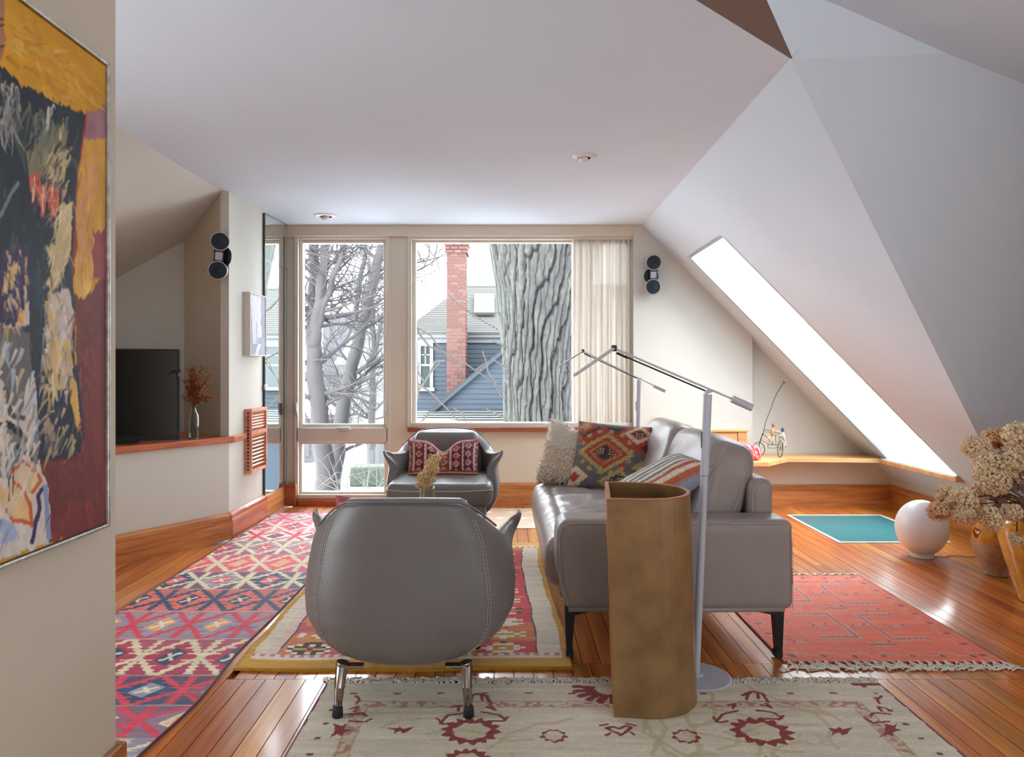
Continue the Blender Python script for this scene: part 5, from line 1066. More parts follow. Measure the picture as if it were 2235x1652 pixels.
f1, f2, f3 = shp(1677, 1008.5), shp(1719, 999.2), shp(1926, 1001)
corner = (slx(zs0, 5.97)-.0+.035, f3[1]); 
sh = thing('corner_shelf', 'light oak shelf running round the niche under the skylight', 'shelf', (2.5, 6.1, zs0-.036))
poly = [(xa, f1[1]), (f1[0], f1[1]), f2, (3.085, f3[1]), (slx(zs0, 6.3)+.02, f3[1]+.01), (slx(zs0, 6.35)+.02, YB+.058), (XN+.002, YB+.058), (XN+.002, YB-.034), (xa, YB-.034)]
MB().prism(poly, zs0-.036, zs0).mk('shelf_board', m_oak, sh, bevel=.003)
xq = slx(zs0, SK0)
MB().prism([(3.085, f3[1]-.001), (3.085, SK0-.03), (3.17, SK0-.03), (3.17, f3[1]-.001)], zs0-.036, zs0-.002).mk('sill_board', m_oak, sh, bevel=.003)
MB().prism([(3.090, f3[1]-.01), (3.090, SK0-.015), (3.24, SK0-.015), (3.24, f3[1]-.01)], zs0-.0015, zs0+.006).mk('glass_top', mat('sill_glass', S(206, 226, 222), .05, spec=.7), sh, label='pale green glass sill top')
MB().box((xa+.02, f1[1]+.03, .001), (xa+.05, YB-.06, zs0-.037)).mk('bracket', m_oak, sh); MB().box((f1[0]-.2, f1[1]+.05, .001), (f1[0]-.165, YB-.06, zs0-.037)).mk('bracket', m_oak, sh)
def redpat(U, V):
    C = np.zeros(U.shape+(3,)); C[:] = lin(206, 62, 70); n1 = vn(U*13, V*9, 4); C[abs(n1-.5) < .07] = lin(240, 200, 196); C[vn(U*20, V*16, 8) > .78] = lin(236, 206, 202); C[(n1 > .72)] = lin(180, 36, 50); return C
px0, px1 = XA(1575, 5.95), XA(1655, 5.95); cuR = thing('bench_cushion', 'red and white patterned bench cushion on the oak shelf', 'cushion', ((px0+px1)/2, 6.0, zs0))
V_, F_ = rcube(((px1-px0)/2, .14, .052), .035, (60, 30, 14), lambda q_: q_+np.stack([0*q_[:, 0], 0*q_[:, 0], .02*np.clip(1-(q_[:, 0]/.17)**2, 0, 1)*(q_[:, 2] > 0)], 1)); Cq = redpat((V_[:, 0]+V_[:, 2]*.6)/.15, (V_[:, 1]-V_[:, 2]*.9)/.15)
mk('cover', V_+np.array([(px0+px1)/2, 5.99, zs0+.0535]), F_, m_col_s, cuR, col=Cq, smooth=True)
# wire bicycle
Yb = 6.12; W_ = lambda px, py, dy=0: (XA(px, Yb+dy), Yb+dy, ZA(py, Yb+dy)); zsh = zs0; k = Yb/F
bi = thing('wire_bicycle', 'small wire tricycle sculpture with two riders and tall mast', 'sculpture', (XA(1680, Yb), Yb, zs0)); m_wire = mat('dark_wire', (.03, .03, .032), .5, .4)
def wheel(px, r, dy, yaw):
    c = np.array([XA(px, Yb+dy), Yb+dy, zs0+r+.003]); ring = [(c[0]+r*math.cos(a)*math.cos(yaw), c[1]+r*math.cos(a)*math.sin(yaw), c[2]+r*math.sin(a)) for a in np.linspace(0, 2*math.pi, 30)[:-1]]
    m = MB().tube(ring, .0030, 6, closed=True); m.tube([ring[2], ring[16]], .0013, 4).tube([ring[9], ring[24]], .0013, 4); m.tube([c+np.array([0, -.012, 0]), c+np.array([0, .012, 0])], .003, 5); m.mk('wheel', m_wire, bi, smooth=True); return c
wa = wheel(1655.5, 15.5*k, -.02, .25); wb = wheel(1703, 17.5*k, -.06, .9); 
m = MB(); w2_ = lambda *pp: [W_(*p) for p in pp]
for pp in ([(1655, 972), (1666, 942), (1700, 945)], [(1666, 942), (1660, 960), (1680, 970), (1703, 972)], [(1664, 946), (1672, 952), (1686, 970)], [(1686, 945), (1687, 971)], [(1692, 950), (1694, 972)], [(1676, 958), (1676, 978), (1694, 978)], [(1666, 938), (1678, 938), (1690, 944)], [(1700, 945), (1704, 972)], [(1690, 948), (1712, 958)], [(1664, 946), (1662, 950), (1668, 948)], [(1694, 977), (1716, 974)]): m.tube(w2_(*pp), .0022, 5)
m.mk('frame', m_wire, bi, smooth=True)
m = MB().tube(w2_((1655, 982), (1660, 962), (1667, 940), (1672, 918), (1680, 898), (1684, 888), (1689, 872), (1697, 856), (1711, 834)), .0026, 6); m.tube(w2_((1709, 831), (1714, 836)), .003, 6); m.mk('mast', mat('rusty_wire', S(70, 52, 48), .6), bi, smooth=True)
m_f1 = mat('figure_orange', S(214, 150, 66), .7, var=.25, vscale=60); m_f2 = mat('figure_cream', S(220, 204, 168), .7, var=.3, vscale=60); m_skin = mat('figure_clay', S(176, 104, 76), .7); m_blue = mat('figure_blue', S(52, 84, 110), .6)
def rider(cx, cy, lean, mt, hat):
    f = MB(); f.tube(w2_((cx, cy+9), (cx+lean*.5, cy), (cx+lean, cy-9)), [.011, .015, .008], 8); b = f.mk('rider', mt, bi, smooth=True)
    m = MB(); m.tube(w2_((cx+lean, cy-5), (cx+lean+(9 if lean >= 0 else -9), cy-2), (cx+lean+(14 if lean >= 0 else -16), cy-1)), .004, 6).tube(w2_((cx, cy+8), (cx-10, cy+14), (cx-11, cy+28)), .0055, 6).tube(w2_((cx+2, cy+9), (cx+1, cy+18), (cx-8, cy+30)), .0055, 6); m.mk('limbs', m_f2, b, smooth=True)
    MB().lathe([(0, -.019), (.010, -.013), (.0135, 0), (.010, .013), (0, .018)], W_(cx+lean*1.3, cy-15), 12, cap=False).mk('head', hat, b, smooth=True)
rider(1685, 943, 2, m_f1, m_skin); rider(1712, 953, -3, m_f2, m_blue)

# ---------------------------------------------------------------- glass floor panel
gp = thing('glass_floor_panel', 'teal glass floor panel with pale frame set in the floorboards', 'floor panel', (2.65, 5.42, 0)); gx0, gx1, gy0, gy1 = 2.277, 3.045, 4.955, 5.885; e = .022
m = MB(); m.box((gx0, gy0, .0004), (gx1, gy0+e, .007)).box((gx0, gy1-e, .0004), (gx1, gy1, .007)).box((gx0, gy0+e, .0004), (gx0+e, gy1-e, .007)).box((gx1-e, gy0+e, .0004), (gx1, gy1-e, .007)); m.mk('panel_frame', mat('pale_green_frame', S(206, 226, 216), .4), gp)
MB().box((gx0+e, gy0+e, .0004), (gx1-e, gy1-e, .0055)).mk('pane', m_teal, gp)
# ---------------------------------------------------------------- globe lamp
gc = np.array([2.64, 4.60]); gl = thing('globe_lamp', 'white opal glass globe lamp on the floor by the clay jar', 'lamp', (*gc, 0)); Mg = Matrix.Rotation(math.atan2(gc[1], gc[0]), 4, 'Z') 
th = np.linspace(-math.pi/2+.40, math.pi/2, 40); sq = Matrix.Diagonal((1.0, .885, 1.0, 1))
MB().lathe([(.173*math.cos(t), .173*math.sin(t)) for t in th], (*gc, .187), 64, M=Mg @ sq, cap=False).mk('globe', m_opal, gl, smooth=True)
MB().lathe([(0, .0006), (.066, .0006), (.070, .006), (.070, .022), (.066, .028), (0, .028)], (*gc, 0), 40, cap=False).mk('base_ring', m_white, gl)
cp = [(gc[0]+.07, gc[1]-.01, .005), (gc[0]+.12, gc[1]-.03, .005), (gc[0]+.2, gc[1]+.02, .005), (gc[0]+.3, gc[1]-.02, .005), (gc[0]+.42, gc[1]+.03, .005), (3.28, 4.6, .005)]
MB().tube(cp, .0035, 6).mk('cord', mat('grey_cord', S(170, 150, 130), .5), gl, smooth=True)
# ---------------------------------------------------------------- jars and hydrangeas
m_jar = D.materials.new('glazed_clay_jar'); m_jar.use_nodes = True
def jarmat(name, zsplit, glaze, clay, wob=.012):
    m = D.materials.new(name); m.use_nodes = True; n = m.node_tree.nodes; l = m.node_tree.links; b = n['Principled BSDF']; tc = n.new('ShaderNodeTexCoord'); sx = n.new('ShaderNodeSeparateXYZ'); l.new(tc.outputs['Object'], sx.inputs[0])
    t = n.new('ShaderNodeTexNoise'); t.inputs['Scale'].default_value = 9; l.new(tc.outputs['Object'], t.inputs[0]); a = n.new('ShaderNodeMath'); a.operation = 'MULTIPLY_ADD'; a.inputs[1].default_value = wob*2; l.new(t.outputs[0], a.inputs[0]); l.new(sx.outputs[2], a.inputs[2])
    g = n.new('ShaderNodeMath'); g.operation = 'GREATER_THAN'; g.inputs[1].default_value = zsplit+wob; l.new(a.outputs[0], g.inputs[0])
    t2 = n.new('ShaderNodeTexNoise'); t2.inputs['Scale'].default_value = 16; t2.inputs['Detail'].default_value = 6; l.new(tc.outputs['Object'], t2.inputs[0])
    r1 = n.new('ShaderNodeValToRGB'); r1.color_ramp.elements[0].position = .3; r1.color_ramp.elements[0].color = (*S(*clay[0]), 1); r1.color_ramp.elements[1].position = .65; r1.color_ramp.elements[1].color = (*S(*clay[1]), 1); l.new(t2.outputs[0], r1.inputs[0])
    r2 = n.new('ShaderNodeValToRGB'); r2.color_ramp.elements[0].position = .3; r2.color_ramp.elements[0].color = (*S(*glaze[0]), 1); r2.color_ramp.elements[1].position = .7; r2.color_ramp.elements[1].color = (*S(*glaze[1]), 1); l.new(t2.outputs[0], r2.inputs[0])
    x = n.new('ShaderNodeMix'); x.data_type = 'RGBA'; l.new(g.outputs[0], x.inputs[0]); l.new(r1.outputs[0], x.inputs[6]); l.new(r2.outputs[0], x.inputs[7]); l.new(x.outputs[2], b.inputs['Base Color'])
    mr = n.new('ShaderNodeMapRange'); mr.inputs[3].default_value = .75; mr.inputs[4].default_value = .12; l.new(g.outputs[0], mr.inputs[0]); l.new(mr.outputs[0], b.inputs['Roughness']); return m
m_j1 = jarmat('half_glazed_jar', .196, ((190, 120, 20), (214, 150, 44)), ((150, 118, 92), (190, 160, 130)))
m_j2 = jarmat('yellow_glazed_jar', -.5, ((184, 118, 22), (222, 164, 62)), ((150, 118, 92), (190, 160, 130)))
jx_, jy_ = XA(2175, 4.2), 4.20; j1 = thing('clay_jar', 'half glazed clay jar with ochre shoulder and small ear handle', 'jar', (jx_, jy_, 0))
MB().lathe([(0, .001), (.055, .001), (.06, .004), (.058, .012), (.066, .035), (.09, .08), (.112, .13), (.123, .175), (.124, .215), (.117, .255), (.10, .283), (.085, .296), (.082, .31), (.089, .322), (.080, .322), (.074, .305), (.0, .29)], (jx_, jy_, 0), 44, cap=False).mk('body', m_j1, j1, smooth=True)
a = math.pi*1.02; hx, hy_ = math.cos(a), math.sin(a); MB().tube([(jx_+hx*.112, jy_+hy_*.112, .262), (jx_+hx*.136, jy_+hy_*.136, .278), (jx_+hx*.142, jy_+hy_*.142, .255), (jx_+hx*.124, jy_+hy_*.124, .222)], .008, 8).mk('handle', m_j1, j1, smooth=True)
Jx, Jy = XA(2283, 3.7), 3.70; j2 = thing('tall_jar', 'tall yellow glazed jar holding the dried hydrangeas', 'jar', (Jx, Jy, 0))
MB().lathe([(0, .001), (.112, .001), (.116, .006), (.122, .03), (.15, .12), (.182, .22), (.208, .32), (.218, .38), (.216, .42), (.196, .455), (.165, .475), (.155, .49), (.162, .505), (.150, .505), (.140, .48), (0, .46)], (Jx, Jy, 0), 52, cap=False).mk('body', m_j2, j2, smooth=True)
hl = [  # column, row, radius, depth, brown, words
    (2133, 977, 27, 3.62, 1, 'upper left dried hydrangea head against the grey slope'), (2168, 958, 24, 3.76, 2, 'brown dried hydrangea head tucked behind the upper row'), (2217, 955, 33, 3.66, 1, 'topmost large dried hydrangea head of the bunch'),
    (2158, 1015, 31, 3.52, 0, 'round pale hydrangea head below the upper left head'), (2207, 1002, 30, 3.50, 0, 'pale hydrangea head under the topmost large head'), (2232, 1040, 26, 3.72, 1, 'hydrangea head half cut off by the frame edge'),
    (2172, 1052, 30, 3.46, 0, 'wide tan hydrangea head in the middle of the bunch'), (2064, 1076, 20, 3.56, 0, 'outer hydrangea head reaching over the globe lamp top'), (2048, 1116, 23, 3.50, 2, 'lowest outer hydrangea head touching the white globe lamp'), (2080, 1092, 22, 3.58, 2, 'brownish hydrangea head between the two over the globe'),
    (2104, 1090, 29, 3.46, 0, 'hydrangea head beside the brown leaf left of centre'), (2100, 1122, 22, 3.44, 1, 'hydrangea head hanging beside the red brown leaf'), (2162, 1130, 27, 3.42, 0, 'hydrangea head drooping over the clay jar mouth'), (2206, 1118, 22, 3.44, 0, 'hydrangea head above the shoulder of the tall jar'), (2218, 1176, 15, 3.40, 0, 'small hydrangea head dangling lowest on the yellow glaze'), (2136, 1076, 20, 3.60, 1, 'small hydrangea head shaded in the middle of the spray')]
R = random.Random(2)
for k, (px, py, r, Y, br, lab) in enumerate(hl):
    c = np.array([XA(px, Y), Y, ZA(py, Y)]); t = thing('hydrangea_stem', lab, 'flower', tuple(c), 'dried hydrangeas in the tall jar'); s0 = np.array([Jx+R.uniform(-.1, .02), Jy+R.uniform(-.08, .08), .49]); mid = (c+s0)/2+np.array([0, 0, .07 if c[2] < .62 else .02])
    pts = [s0*(1-u)**2+mid*2*u*(1-u)+c*u*u for u in np.linspace(0, 1, 8)]; MB().tube(pts, .0032, 6).mk('stem', m_stem, t, smooth=True); mt = (m_pet, m_pet, m_pet2)[br]
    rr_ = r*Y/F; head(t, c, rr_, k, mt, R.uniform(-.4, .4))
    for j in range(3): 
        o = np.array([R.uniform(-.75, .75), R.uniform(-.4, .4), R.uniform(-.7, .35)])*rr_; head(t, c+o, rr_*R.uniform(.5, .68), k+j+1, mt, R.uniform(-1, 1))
    for j in range(4):
        u = R.uniform(.25, .85); p = Vector(s0*(1-u)**2+mid*2*u*(1-u)+c*u*u); d = Vector((R.uniform(-1, .6), R.uniform(-.8, .4), R.uniform(-1, .2))).normalized(); L = R.uniform(.05, .10); sd = d.orthogonal().normalized(); n3 = d.cross(sd); V = []; 
        for i, (tt, ww) in enumerate(((0, .004), (.25, .016), (.55, .022), (.8, .012), (1, .001))):
            q_ = p+d*L*tt+n3*.03*tt*tt; V += [q_-sd*ww, q_+n3*.006*ww/.022, q_+sd*ww]
        MB().add(V, [(3*i+a_, 3*i+a_+1, 3*i+a_+4, 3*i+a_+3) for i in range(4) for a_ in (0, 1)]).mk('leaf', m_dleaf, t, smooth=True)
# ---------------------------------------------------------------- outside: snow, neighbour's house, trees
def SO(r, g, b, k=3.4): return tuple(x/(k*2.25) for x in S(r, g, b))
m_snow = mat('snow', (.75, .78, .82), .7, var=.04, vscale=2)
m_side = mat('blue_clapboard', SO(84, 110, 134), .6, var=.08, vscale=3, stretch=(1, 6, 6)); m_rake = mat('slate_blue_trim', SO(84, 104, 120), .6); m_wtrim = mat('white_house_trim', SO(236, 238, 240, 3.2), .5)
m_roof = mat('grey_shingles', SO(186, 186, 176, 4.2), .8, var=.18, vscale=14, stretch=(3, 1, 1)); m_roof2 = mat('pale_shingles', SO(214, 216, 208, 4.2), .8, var=.12, vscale=14)
m_brick = mat('red_brick', SO(184, 106, 92), .8, var=.16, vscale=6); m_brick2 = mat('pale_brick', SO(206, 132, 114), .8, var=.16, vscale=6); m_mort = mat('mortar', SO(214, 194, 182, 2.6), .9); m_cap = mat('chimney_cap', SO(168, 164, 152), .8); m_hglass = mat('house_glass', SO(120, 138, 142), .08)
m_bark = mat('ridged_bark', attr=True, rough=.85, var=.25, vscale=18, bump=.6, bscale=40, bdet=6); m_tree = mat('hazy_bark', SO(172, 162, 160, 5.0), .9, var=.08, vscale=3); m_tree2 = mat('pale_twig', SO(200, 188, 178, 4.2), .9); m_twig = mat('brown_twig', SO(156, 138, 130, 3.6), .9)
MB().box((-60, 7.5, -3.2), (60, 140, -3)).mk('ground', m_snow, kind=ST)
YW = 14.0; hs = thing('house', 'neighbouring blue clapboard house with brick chimney and grey hip roof', 'house', (1, YW, -3)); hx0, hx1 = XA(893, YW), 4.6; ze = ZA(738, YW)
MB().box((hx0+.02, YW+.03, -3), (hx1, YW+5, ze)).mk('wall', m_side, hs)
def clap(par, xa_, xb_, z, h, Y, xa2=None, xb2=None):
    xa2 = xa_ if xa2 is None else xa2; xb2 = xb_ if xb2 is None else xb2
    V = [(xa_, Y-.016, z), (xb_, Y-.016, z), (xb2, Y-.002, z+h+.01), (xa2, Y-.002, z+h+.01), (xa_, Y+.03, z), (xb_, Y+.03, z), (xb2, Y+.03, z+h+.01), (xa2, Y+.03, z+h+.01)]
    mk('clapboard', V, [(0, 1, 2, 3), (5, 4, 7, 6), (4, 5, 1, 0), (3, 2, 6, 7), (4, 0, 3, 7), (1, 5, 6, 2)], m_side, par)
z = -1.6; hB = .088
while z < ze-.05: clap(hs, hx0, hx1, z, hB, YW); z += hB
MB().box((hx0-.09, YW-.13, ze), (hx1, YW+.1, ze+.11)).mk('gutter', m_wtrim, hs, bevel=.02); MB().box((hx0, YW-.05, ze-.09), (hx1, YW+.03, ze)).mk('frieze_board', m_wtrim, hs)
# hip roof of stepped shingle courses
zr = ZA(626, 16.6); r0 = np.array([hx0-.12, YW-.18, ze+.10]); rr0 = XA(1008, 16.6); nC = 26
for k in range(1):
    m = MB()
    for i in range(nC):
        t0, t1 = i/nC, (i+1)/nC
        def rp(t): return (r0[0]+(rr0-r0[0])*t, r0[1]+(16.6-r0[1])*t, r0[2]+(zr-r0[2])*t)
        a, b = rp(t0), rp(t1); m.add([(a[0], a[1], a[2]+.02), (hx1, a[1], a[2]+.02), (hx1, b[1], b[2]), (b[0], b[1], b[2]), (a[0], a[1], a[2]-.02), (hx1, a[1], a[2]-.02)], [(0, 1, 2, 3), (4, 5, 1, 0)])
    m.mk('roof', m_roof, hs, kind='stuff')
MB().add([r0, (r0[0], YW+6, r0[2]), (rr0, 16.6, zr)], [(0, 1, 2)]).mk('roof_hip', m_roof, hs)
MB().tube([(rr0, 16.6, zr+.01), (hx1, 16.6, zr+.01)], .05, 8).mk('ridge', m_roof2, hs)
nR = np.cross(np.array([1, 0, 0]), np.array([0, 16.6-r0[1], zr-r0[2]])); nR = nR/np.linalg.norm(nR)
qs = [RAYPL(px, py, r0+np.array([0, 0, .05]), nR) for px, py in ((1034, 688), (1080, 688), (1078, 646), (1036, 646))]; c_ = sum(qs)/4
MB().slab(qs, nR*.06*np.sign(nR[2])).mk('skylight_frame', m_cap, hs); MB().slab([c_+(p-c_)*.86+nR*.06*np.sign(nR[2]) for p in qs], nR*.012*np.sign(nR[2])).mk('skylight_pane', mat('bright_roof_glass', (.55, .55, .56), .1), hs)
def hwin(x0, x1, z0, z1):
    f = MB(); t = .065; f.box((x0, YW-.06, z0), (x0+t, YW+.0, z1)).box((x1-t, YW-.06, z0), (x1, YW, z1)).box((x0+t, YW-.06, z1-t), (x1-t, YW, z1)).box((x0-.03, YW-.09, z0-.03), (x1+.03, YW, z0+.04)); fo = f.mk('window', m_wtrim, hs)
    MB().box((x0+t, YW-.03, z0+.04), (x1-t, YW-.02, z1-t)).mk('pane', m_hglass, fo); zm = (z0+z1)/2+.02
    MB().box((x0+t, YW-.045, zm-.02), (x1-t, YW-.02, zm+.02)).mk('meeting_rail', m_wtrim, fo); MB().box(((x0+x1)/2-.012, YW-.04, zm), ((x0+x1)/2+.012, YW-.021, z1-t)).mk('muntin', m_wtrim, fo); MB().box((x0+t, YW-.04, (zm+z1)/2-.03), (x1-t, YW-.021, (zm+z1)/2-.006)).mk('muntin', m_wtrim, fo)
hwin(XA(912, YW), XA(946, YW), ZA(850, YW), ZA(748, YW)); hwin(.42, 1.15, ZA(850, YW), ZA(748, YW)); hwin(1.62, 2.45, ZA(850, YW), ZA(748, YW))
MB().box((hx0-.02, YW-.03, -3), (hx0+.07, YW+.02, ze)).mk('corner_board', m_wtrim, hs)
# chimney of single bricks
YC = 13.25; chx0, chx1 = XA(974, YC), XA(1017, YC); zb, ztp = ZA(872, YC), ZA(532, YC); ch_ = MB().box((chx0+.012, YC+.012, -3), (chx1-.012, YC+.6, ztp)).mk('chimney', m_mort, hs)
chh = .0655; bw = (chx1-chx0)/2.5; bm_ = {}
def brick(x, y, z, lx, ly, mt):
    key = (round(lx, 3), round(ly, 3), mt.name)
    if key not in bm_: q_ = MB().box((0, 0, 0), (lx, ly, chh-.015)); bm_[key] = mesh('brick', q_.v, q_.f); bm_[key].materials.append(mt)
    o = D.objects.new('brick', bm_[key]); COL.objects.link(o); o.parent = ch_; o.location = Vector((x, y, z))-Vector(base(ch_))
i = 0; z = zb; R = random.Random(4)
while z < ztp-.02:
    xs = [chx0, chx0+bw, chx0+2*bw, chx1] if i % 2 else [chx0, chx0+bw*.5, chx0+bw*1.5, chx1]; cor = .03 if z > ztp-.22 else 0
    for a, b in zip(xs[:-1], xs[1:]): brick(a+.007-(cor if a == chx0 else 0), YC-cor-R.uniform(0, .006), z, b-a-.014+(cor if a == chx0 else 0)+(cor if b == chx1 else 0), .1, R.choice((m_brick, m_brick, m_brick2)) if z > ZA(720, YC) else R.choice((m_brick2, m_brick2, m_brick)))
    brick(chx1-.1+cor, YC+.105, z, .1, .22, m_brick); brick(chx1-.1+cor, YC+.335, z, .1, .22, m_brick)
    z += chh; i += 1
MB().box((chx0-.05, YC-.05, ztp), (chx1+.05, YC+.62, ztp+.05)).mk('chimney_cap', m_cap, hs, bevel=.015)
for k, (px, py) in enumerate([(1000, 850), (988, 866), (976, 884)]): MB().box((XA(px-5, 13.1), 13.1, ZA(py+22, 13.1)), (XA(px+6, 13.1), 13.24, ZA(py-8, 13.1))).mk('flashing_step', m_brick, hs)
# lower wing with its gable rake
wg = hs; Y2 = 12.5
ap = (XA(1178, Y2), ZA(700, Y2)); lf = (XA(925, Y2), ZA(913, Y2)); sl_ = (ap[1]-lf[1])/(ap[0]-lf[0]); rt = (ap[0]+.06, lf[1])
MB().slab([(lf[0]+.1, Y2+.03, -3), (rt[0], Y2+.03, -3), (rt[0], Y2+.03, ap[1]), (ap[0], Y2+.03, ap[1]), (lf[0], Y2+.03, lf[1])], (0, 1.0, 0)).mk('wall', m_side, wg)
z = lf[1]-.10
while z < ap[1]-.06:
    f = lambda zz: max(0, (zz-lf[1])/sl_); clap(wg, lf[0]+f(z), rt[0], z, hB, Y2, lf[0]+f(z+hB), rt[0]); z += hB
for s in (-1,):
    p0 = np.array([ap[0]+s*(ap[0]-lf[0]+.15), Y2-.05, lf[1]-.15*sl_]); p1 = np.array([ap[0], Y2-.05, ap[1]]); MB().bar(p0, p1, .12, .055, (0, 0, 1)).mk('rake_board', m_rake, wg)
    MB().slab([p0+np.array([0, 0, .035]), p1+np.array([0, 0, .035]), p1+np.array([0, 1.2, .035]), p0+np.array([0, 1.2, .035])], (0, 0, .03)).mk('wing_roof', m_rake, wg)
m = MB(); za_, zb2 = ZA(897, Y2), ZA(940, 11.2)
for i in range(8):
    t0, t1 = i/8, (i+1)/8; m.add([(-1.75, 11.2+1.28*t0, zb2+(za_-zb2)*t0+.015), (3, 11.2+1.28*t0, zb2+(za_-zb2)*t0+.015), (3, 11.2+1.28*t1, zb2+(za_-zb2)*t1), (-1.75, 11.2+1.28*t1, zb2+(za_-zb2)*t1)], [(0, 1, 2, 3)])
m.mk('porch_roof', m_roof2, wg, kind='stuff'); MB().box((-1.7, 11.24, zb2-.16), (3, 11.3, zb2+.01)).mk('fascia', m_wtrim, wg); MB().box((-1.65, 11.3, -3), (3, 12.4, zb2-.05)).mk('porch_wall', m_side, wg)
xs = np.linspace(-1.75, .1, 40); prof = .10*(1-((xs+1.75)/1.85)**2)*(.6+.6*vn(xs*4, xs*0, 2)); m = MB()
for i in range(39):
    d0, d1 = .45*(1-((xs[i]+1.75)/1.85)**2)+.1, .45*(1-((xs[i+1]+1.75)/1.85)**2)+.1; y = 11.2; q_ = lambda x, d, h: (x, y+d, zb2+(za_-zb2)*d/1.28+.02+h)
    m.add([q_(xs[i], -.02, prof[i]*.6), q_(xs[i+1], -.02, prof[i+1]*.6), q_(xs[i+1], d1*.6, prof[i+1]), q_(xs[i], d0*.6, prof[i]), q_(xs[i+1], d1*1.3, .0), q_(xs[i], d0*1.3, .0), q_(xs[i], -.03, -.02), q_(xs[i+1], -.03, -.02)], [(0, 1, 2, 3), (3, 2, 4, 5), (6, 7, 1, 0)])
m.mk('snow_cover', m_snow, wg, smooth=True, label='patch of snow')
# great ridged trunk close to the window
tk = thing('ridged_tree_trunk', 'massive old tree trunk with deep ridged bark outside the big window', 'tree', (.4, 9.3, -3)); nu, nv = 420, 300; YT = 9.4
A_, Zz = np.meshgrid(np.linspace(0, 2*math.pi, nu+1)[:-1], np.linspace(-3, 3.6, nv), indexing='ij')
t = (Zz-ZA(930, YT))/(ZA(525, YT)-ZA(930, YT)); rad = np.interp(t, [-1.7, -.5, 0, .4, .75, 1, 1.5], [.66, .50, .455, .475, .58, .72, .95]); cxx = np.interp(t, [-1.7, 0, .4, 1, 1.5], [XA(1178, YT), XA(1178, YT), XA(1178, YT), XA(1188, YT), XA(1200, YT)])
arc = A_*6.2; wv = .9*np.sin(Zz*1.1+1)+1.5*(fbm(Zz*1.1+np.cos(A_)*1.2, np.sin(A_)*1.4, 4)-.5)*2.2
def gro(fr, sh, sharp, s): q_ = A_/(2*math.pi)*fr+wv*sh+(fbm(Zz*2.2+3*np.cos(A_), 3*np.sin(A_), s)-.5)*1.6; f = np.abs((q_ % 1)-.5)*2; return sst(sharp, 1, f), np.floor(q_)
g1, c1_ = gro(21, .55, .74, 4); g2, c2_ = gro(47, .9, .66, 9); rid = hsh(c1_.astype(int) % 19, c1_.astype(int)*0, 0, 3)
fine = fbm(np.cos(A_)*14+7, Zz*3+np.sin(A_)*14, 11, 5)
disp = .035*rid-.07*g1-.028*g2*(1-g1)+.05*(fine-.5); Rr = rad*(1+0*disp)+disp
P = np.stack([cxx+Rr*np.cos(A_), YT+Rr*np.sin(A_), Zz], -1).reshape(-1, 3)
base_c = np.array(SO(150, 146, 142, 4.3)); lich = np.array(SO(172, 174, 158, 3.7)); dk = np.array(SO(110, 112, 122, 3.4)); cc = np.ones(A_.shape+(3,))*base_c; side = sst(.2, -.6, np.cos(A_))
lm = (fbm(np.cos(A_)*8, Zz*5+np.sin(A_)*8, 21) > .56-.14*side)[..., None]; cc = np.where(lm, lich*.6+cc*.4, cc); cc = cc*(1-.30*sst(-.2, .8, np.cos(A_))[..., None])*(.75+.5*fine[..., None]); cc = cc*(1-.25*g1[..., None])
Fc = grid_faces(nu, nv); iu = np.arange(nv-1); last = np.stack([(nu-1)*nv+iu, iu, iu+1, (nu-1)*nv+iu+1], 1)
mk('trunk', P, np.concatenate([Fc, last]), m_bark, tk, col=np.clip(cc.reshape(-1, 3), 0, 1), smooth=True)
# bare trees beyond the tall window
def grow(mb, p, d, L, r, lev, R, up_=.15, wig=.35, kids=(3, 5)):
    pts = [Vector(p)]; rs = [r]; d = Vector(d).normalized(); n = 5
    for i in range(n):
        d = (d+Vector((R.gauss(0, wig), R.gauss(0, wig)*.7, R.gauss(0, wig)+up_))*.35).normalized(); pts.append(pts[-1]+d*L/n); rs.append(r*(1-.75*(i+1)/n)+.002)
    mb.tube(pts, rs, 5 if r > .02 else 3, cap=False)
    if lev > 0:
        for k in range(R.randint(*kids)):
            i = R.randint(1, n); dd = (pts[i]-pts[i-1]).normalized(); sd = Vector((R.gauss(0, 1), R.gauss(0, .7), R.gauss(0, .8))).normalized(); grow(mb, pts[i], (dd*.6+sd*.8), L*R.uniform(.45, .75), rs[i]*.62, lev-1, R, up_, wig, kids)
def bare_tree(label, Y, polys, mt, seed, lev=2, nb=16, Lb=1.3):
    R = random.Random(seed); x, y = polys[0][0][:2]; root = thing('bare_tree', label, 'tree', (XA(x, Y), Y, ZA(y, Y)), 'bare winter trees beyond the tall window'); tm = MB(); bm2 = MB()
    for pl in polys:
        pts = [np.array([XA(px, Y), Y+.3*math.sin(px*.05+py*.01), ZA(py, Y)]) for px, py, r in pl]; rs = [r*Y/F for px, py, r in pl]; T = np.linspace(0, len(pts)-1, 26); pp = [pts[int(a)]*(1-a % 1)+pts[min(int(a)+1, len(pts)-1)]*(a % 1)+np.array([.02*math.sin(a*7), 0, 0]) for a in T]; rr2 = [rs[int(a)]*(1-a % 1)+rs[min(int(a)+1, len(pts)-1)]*(a % 1) for a in T]; tm.tube(pp, rr2, 9)
        for k in range(nb):
            i = R.randint(4, 25); grow(bm2, pp[i], (R.choice((-1, 1))*R.uniform(.5, 1), R.uniform(-.5, .5), R.uniform(-.1, .9)), Lb*R.uniform(.5, 1.2), max(.014, rr2[i]*.3), lev, R)
    tm.mk('trunk', mt, root, smooth=True); bm2.mk('branches', mt, root, kind='stuff')
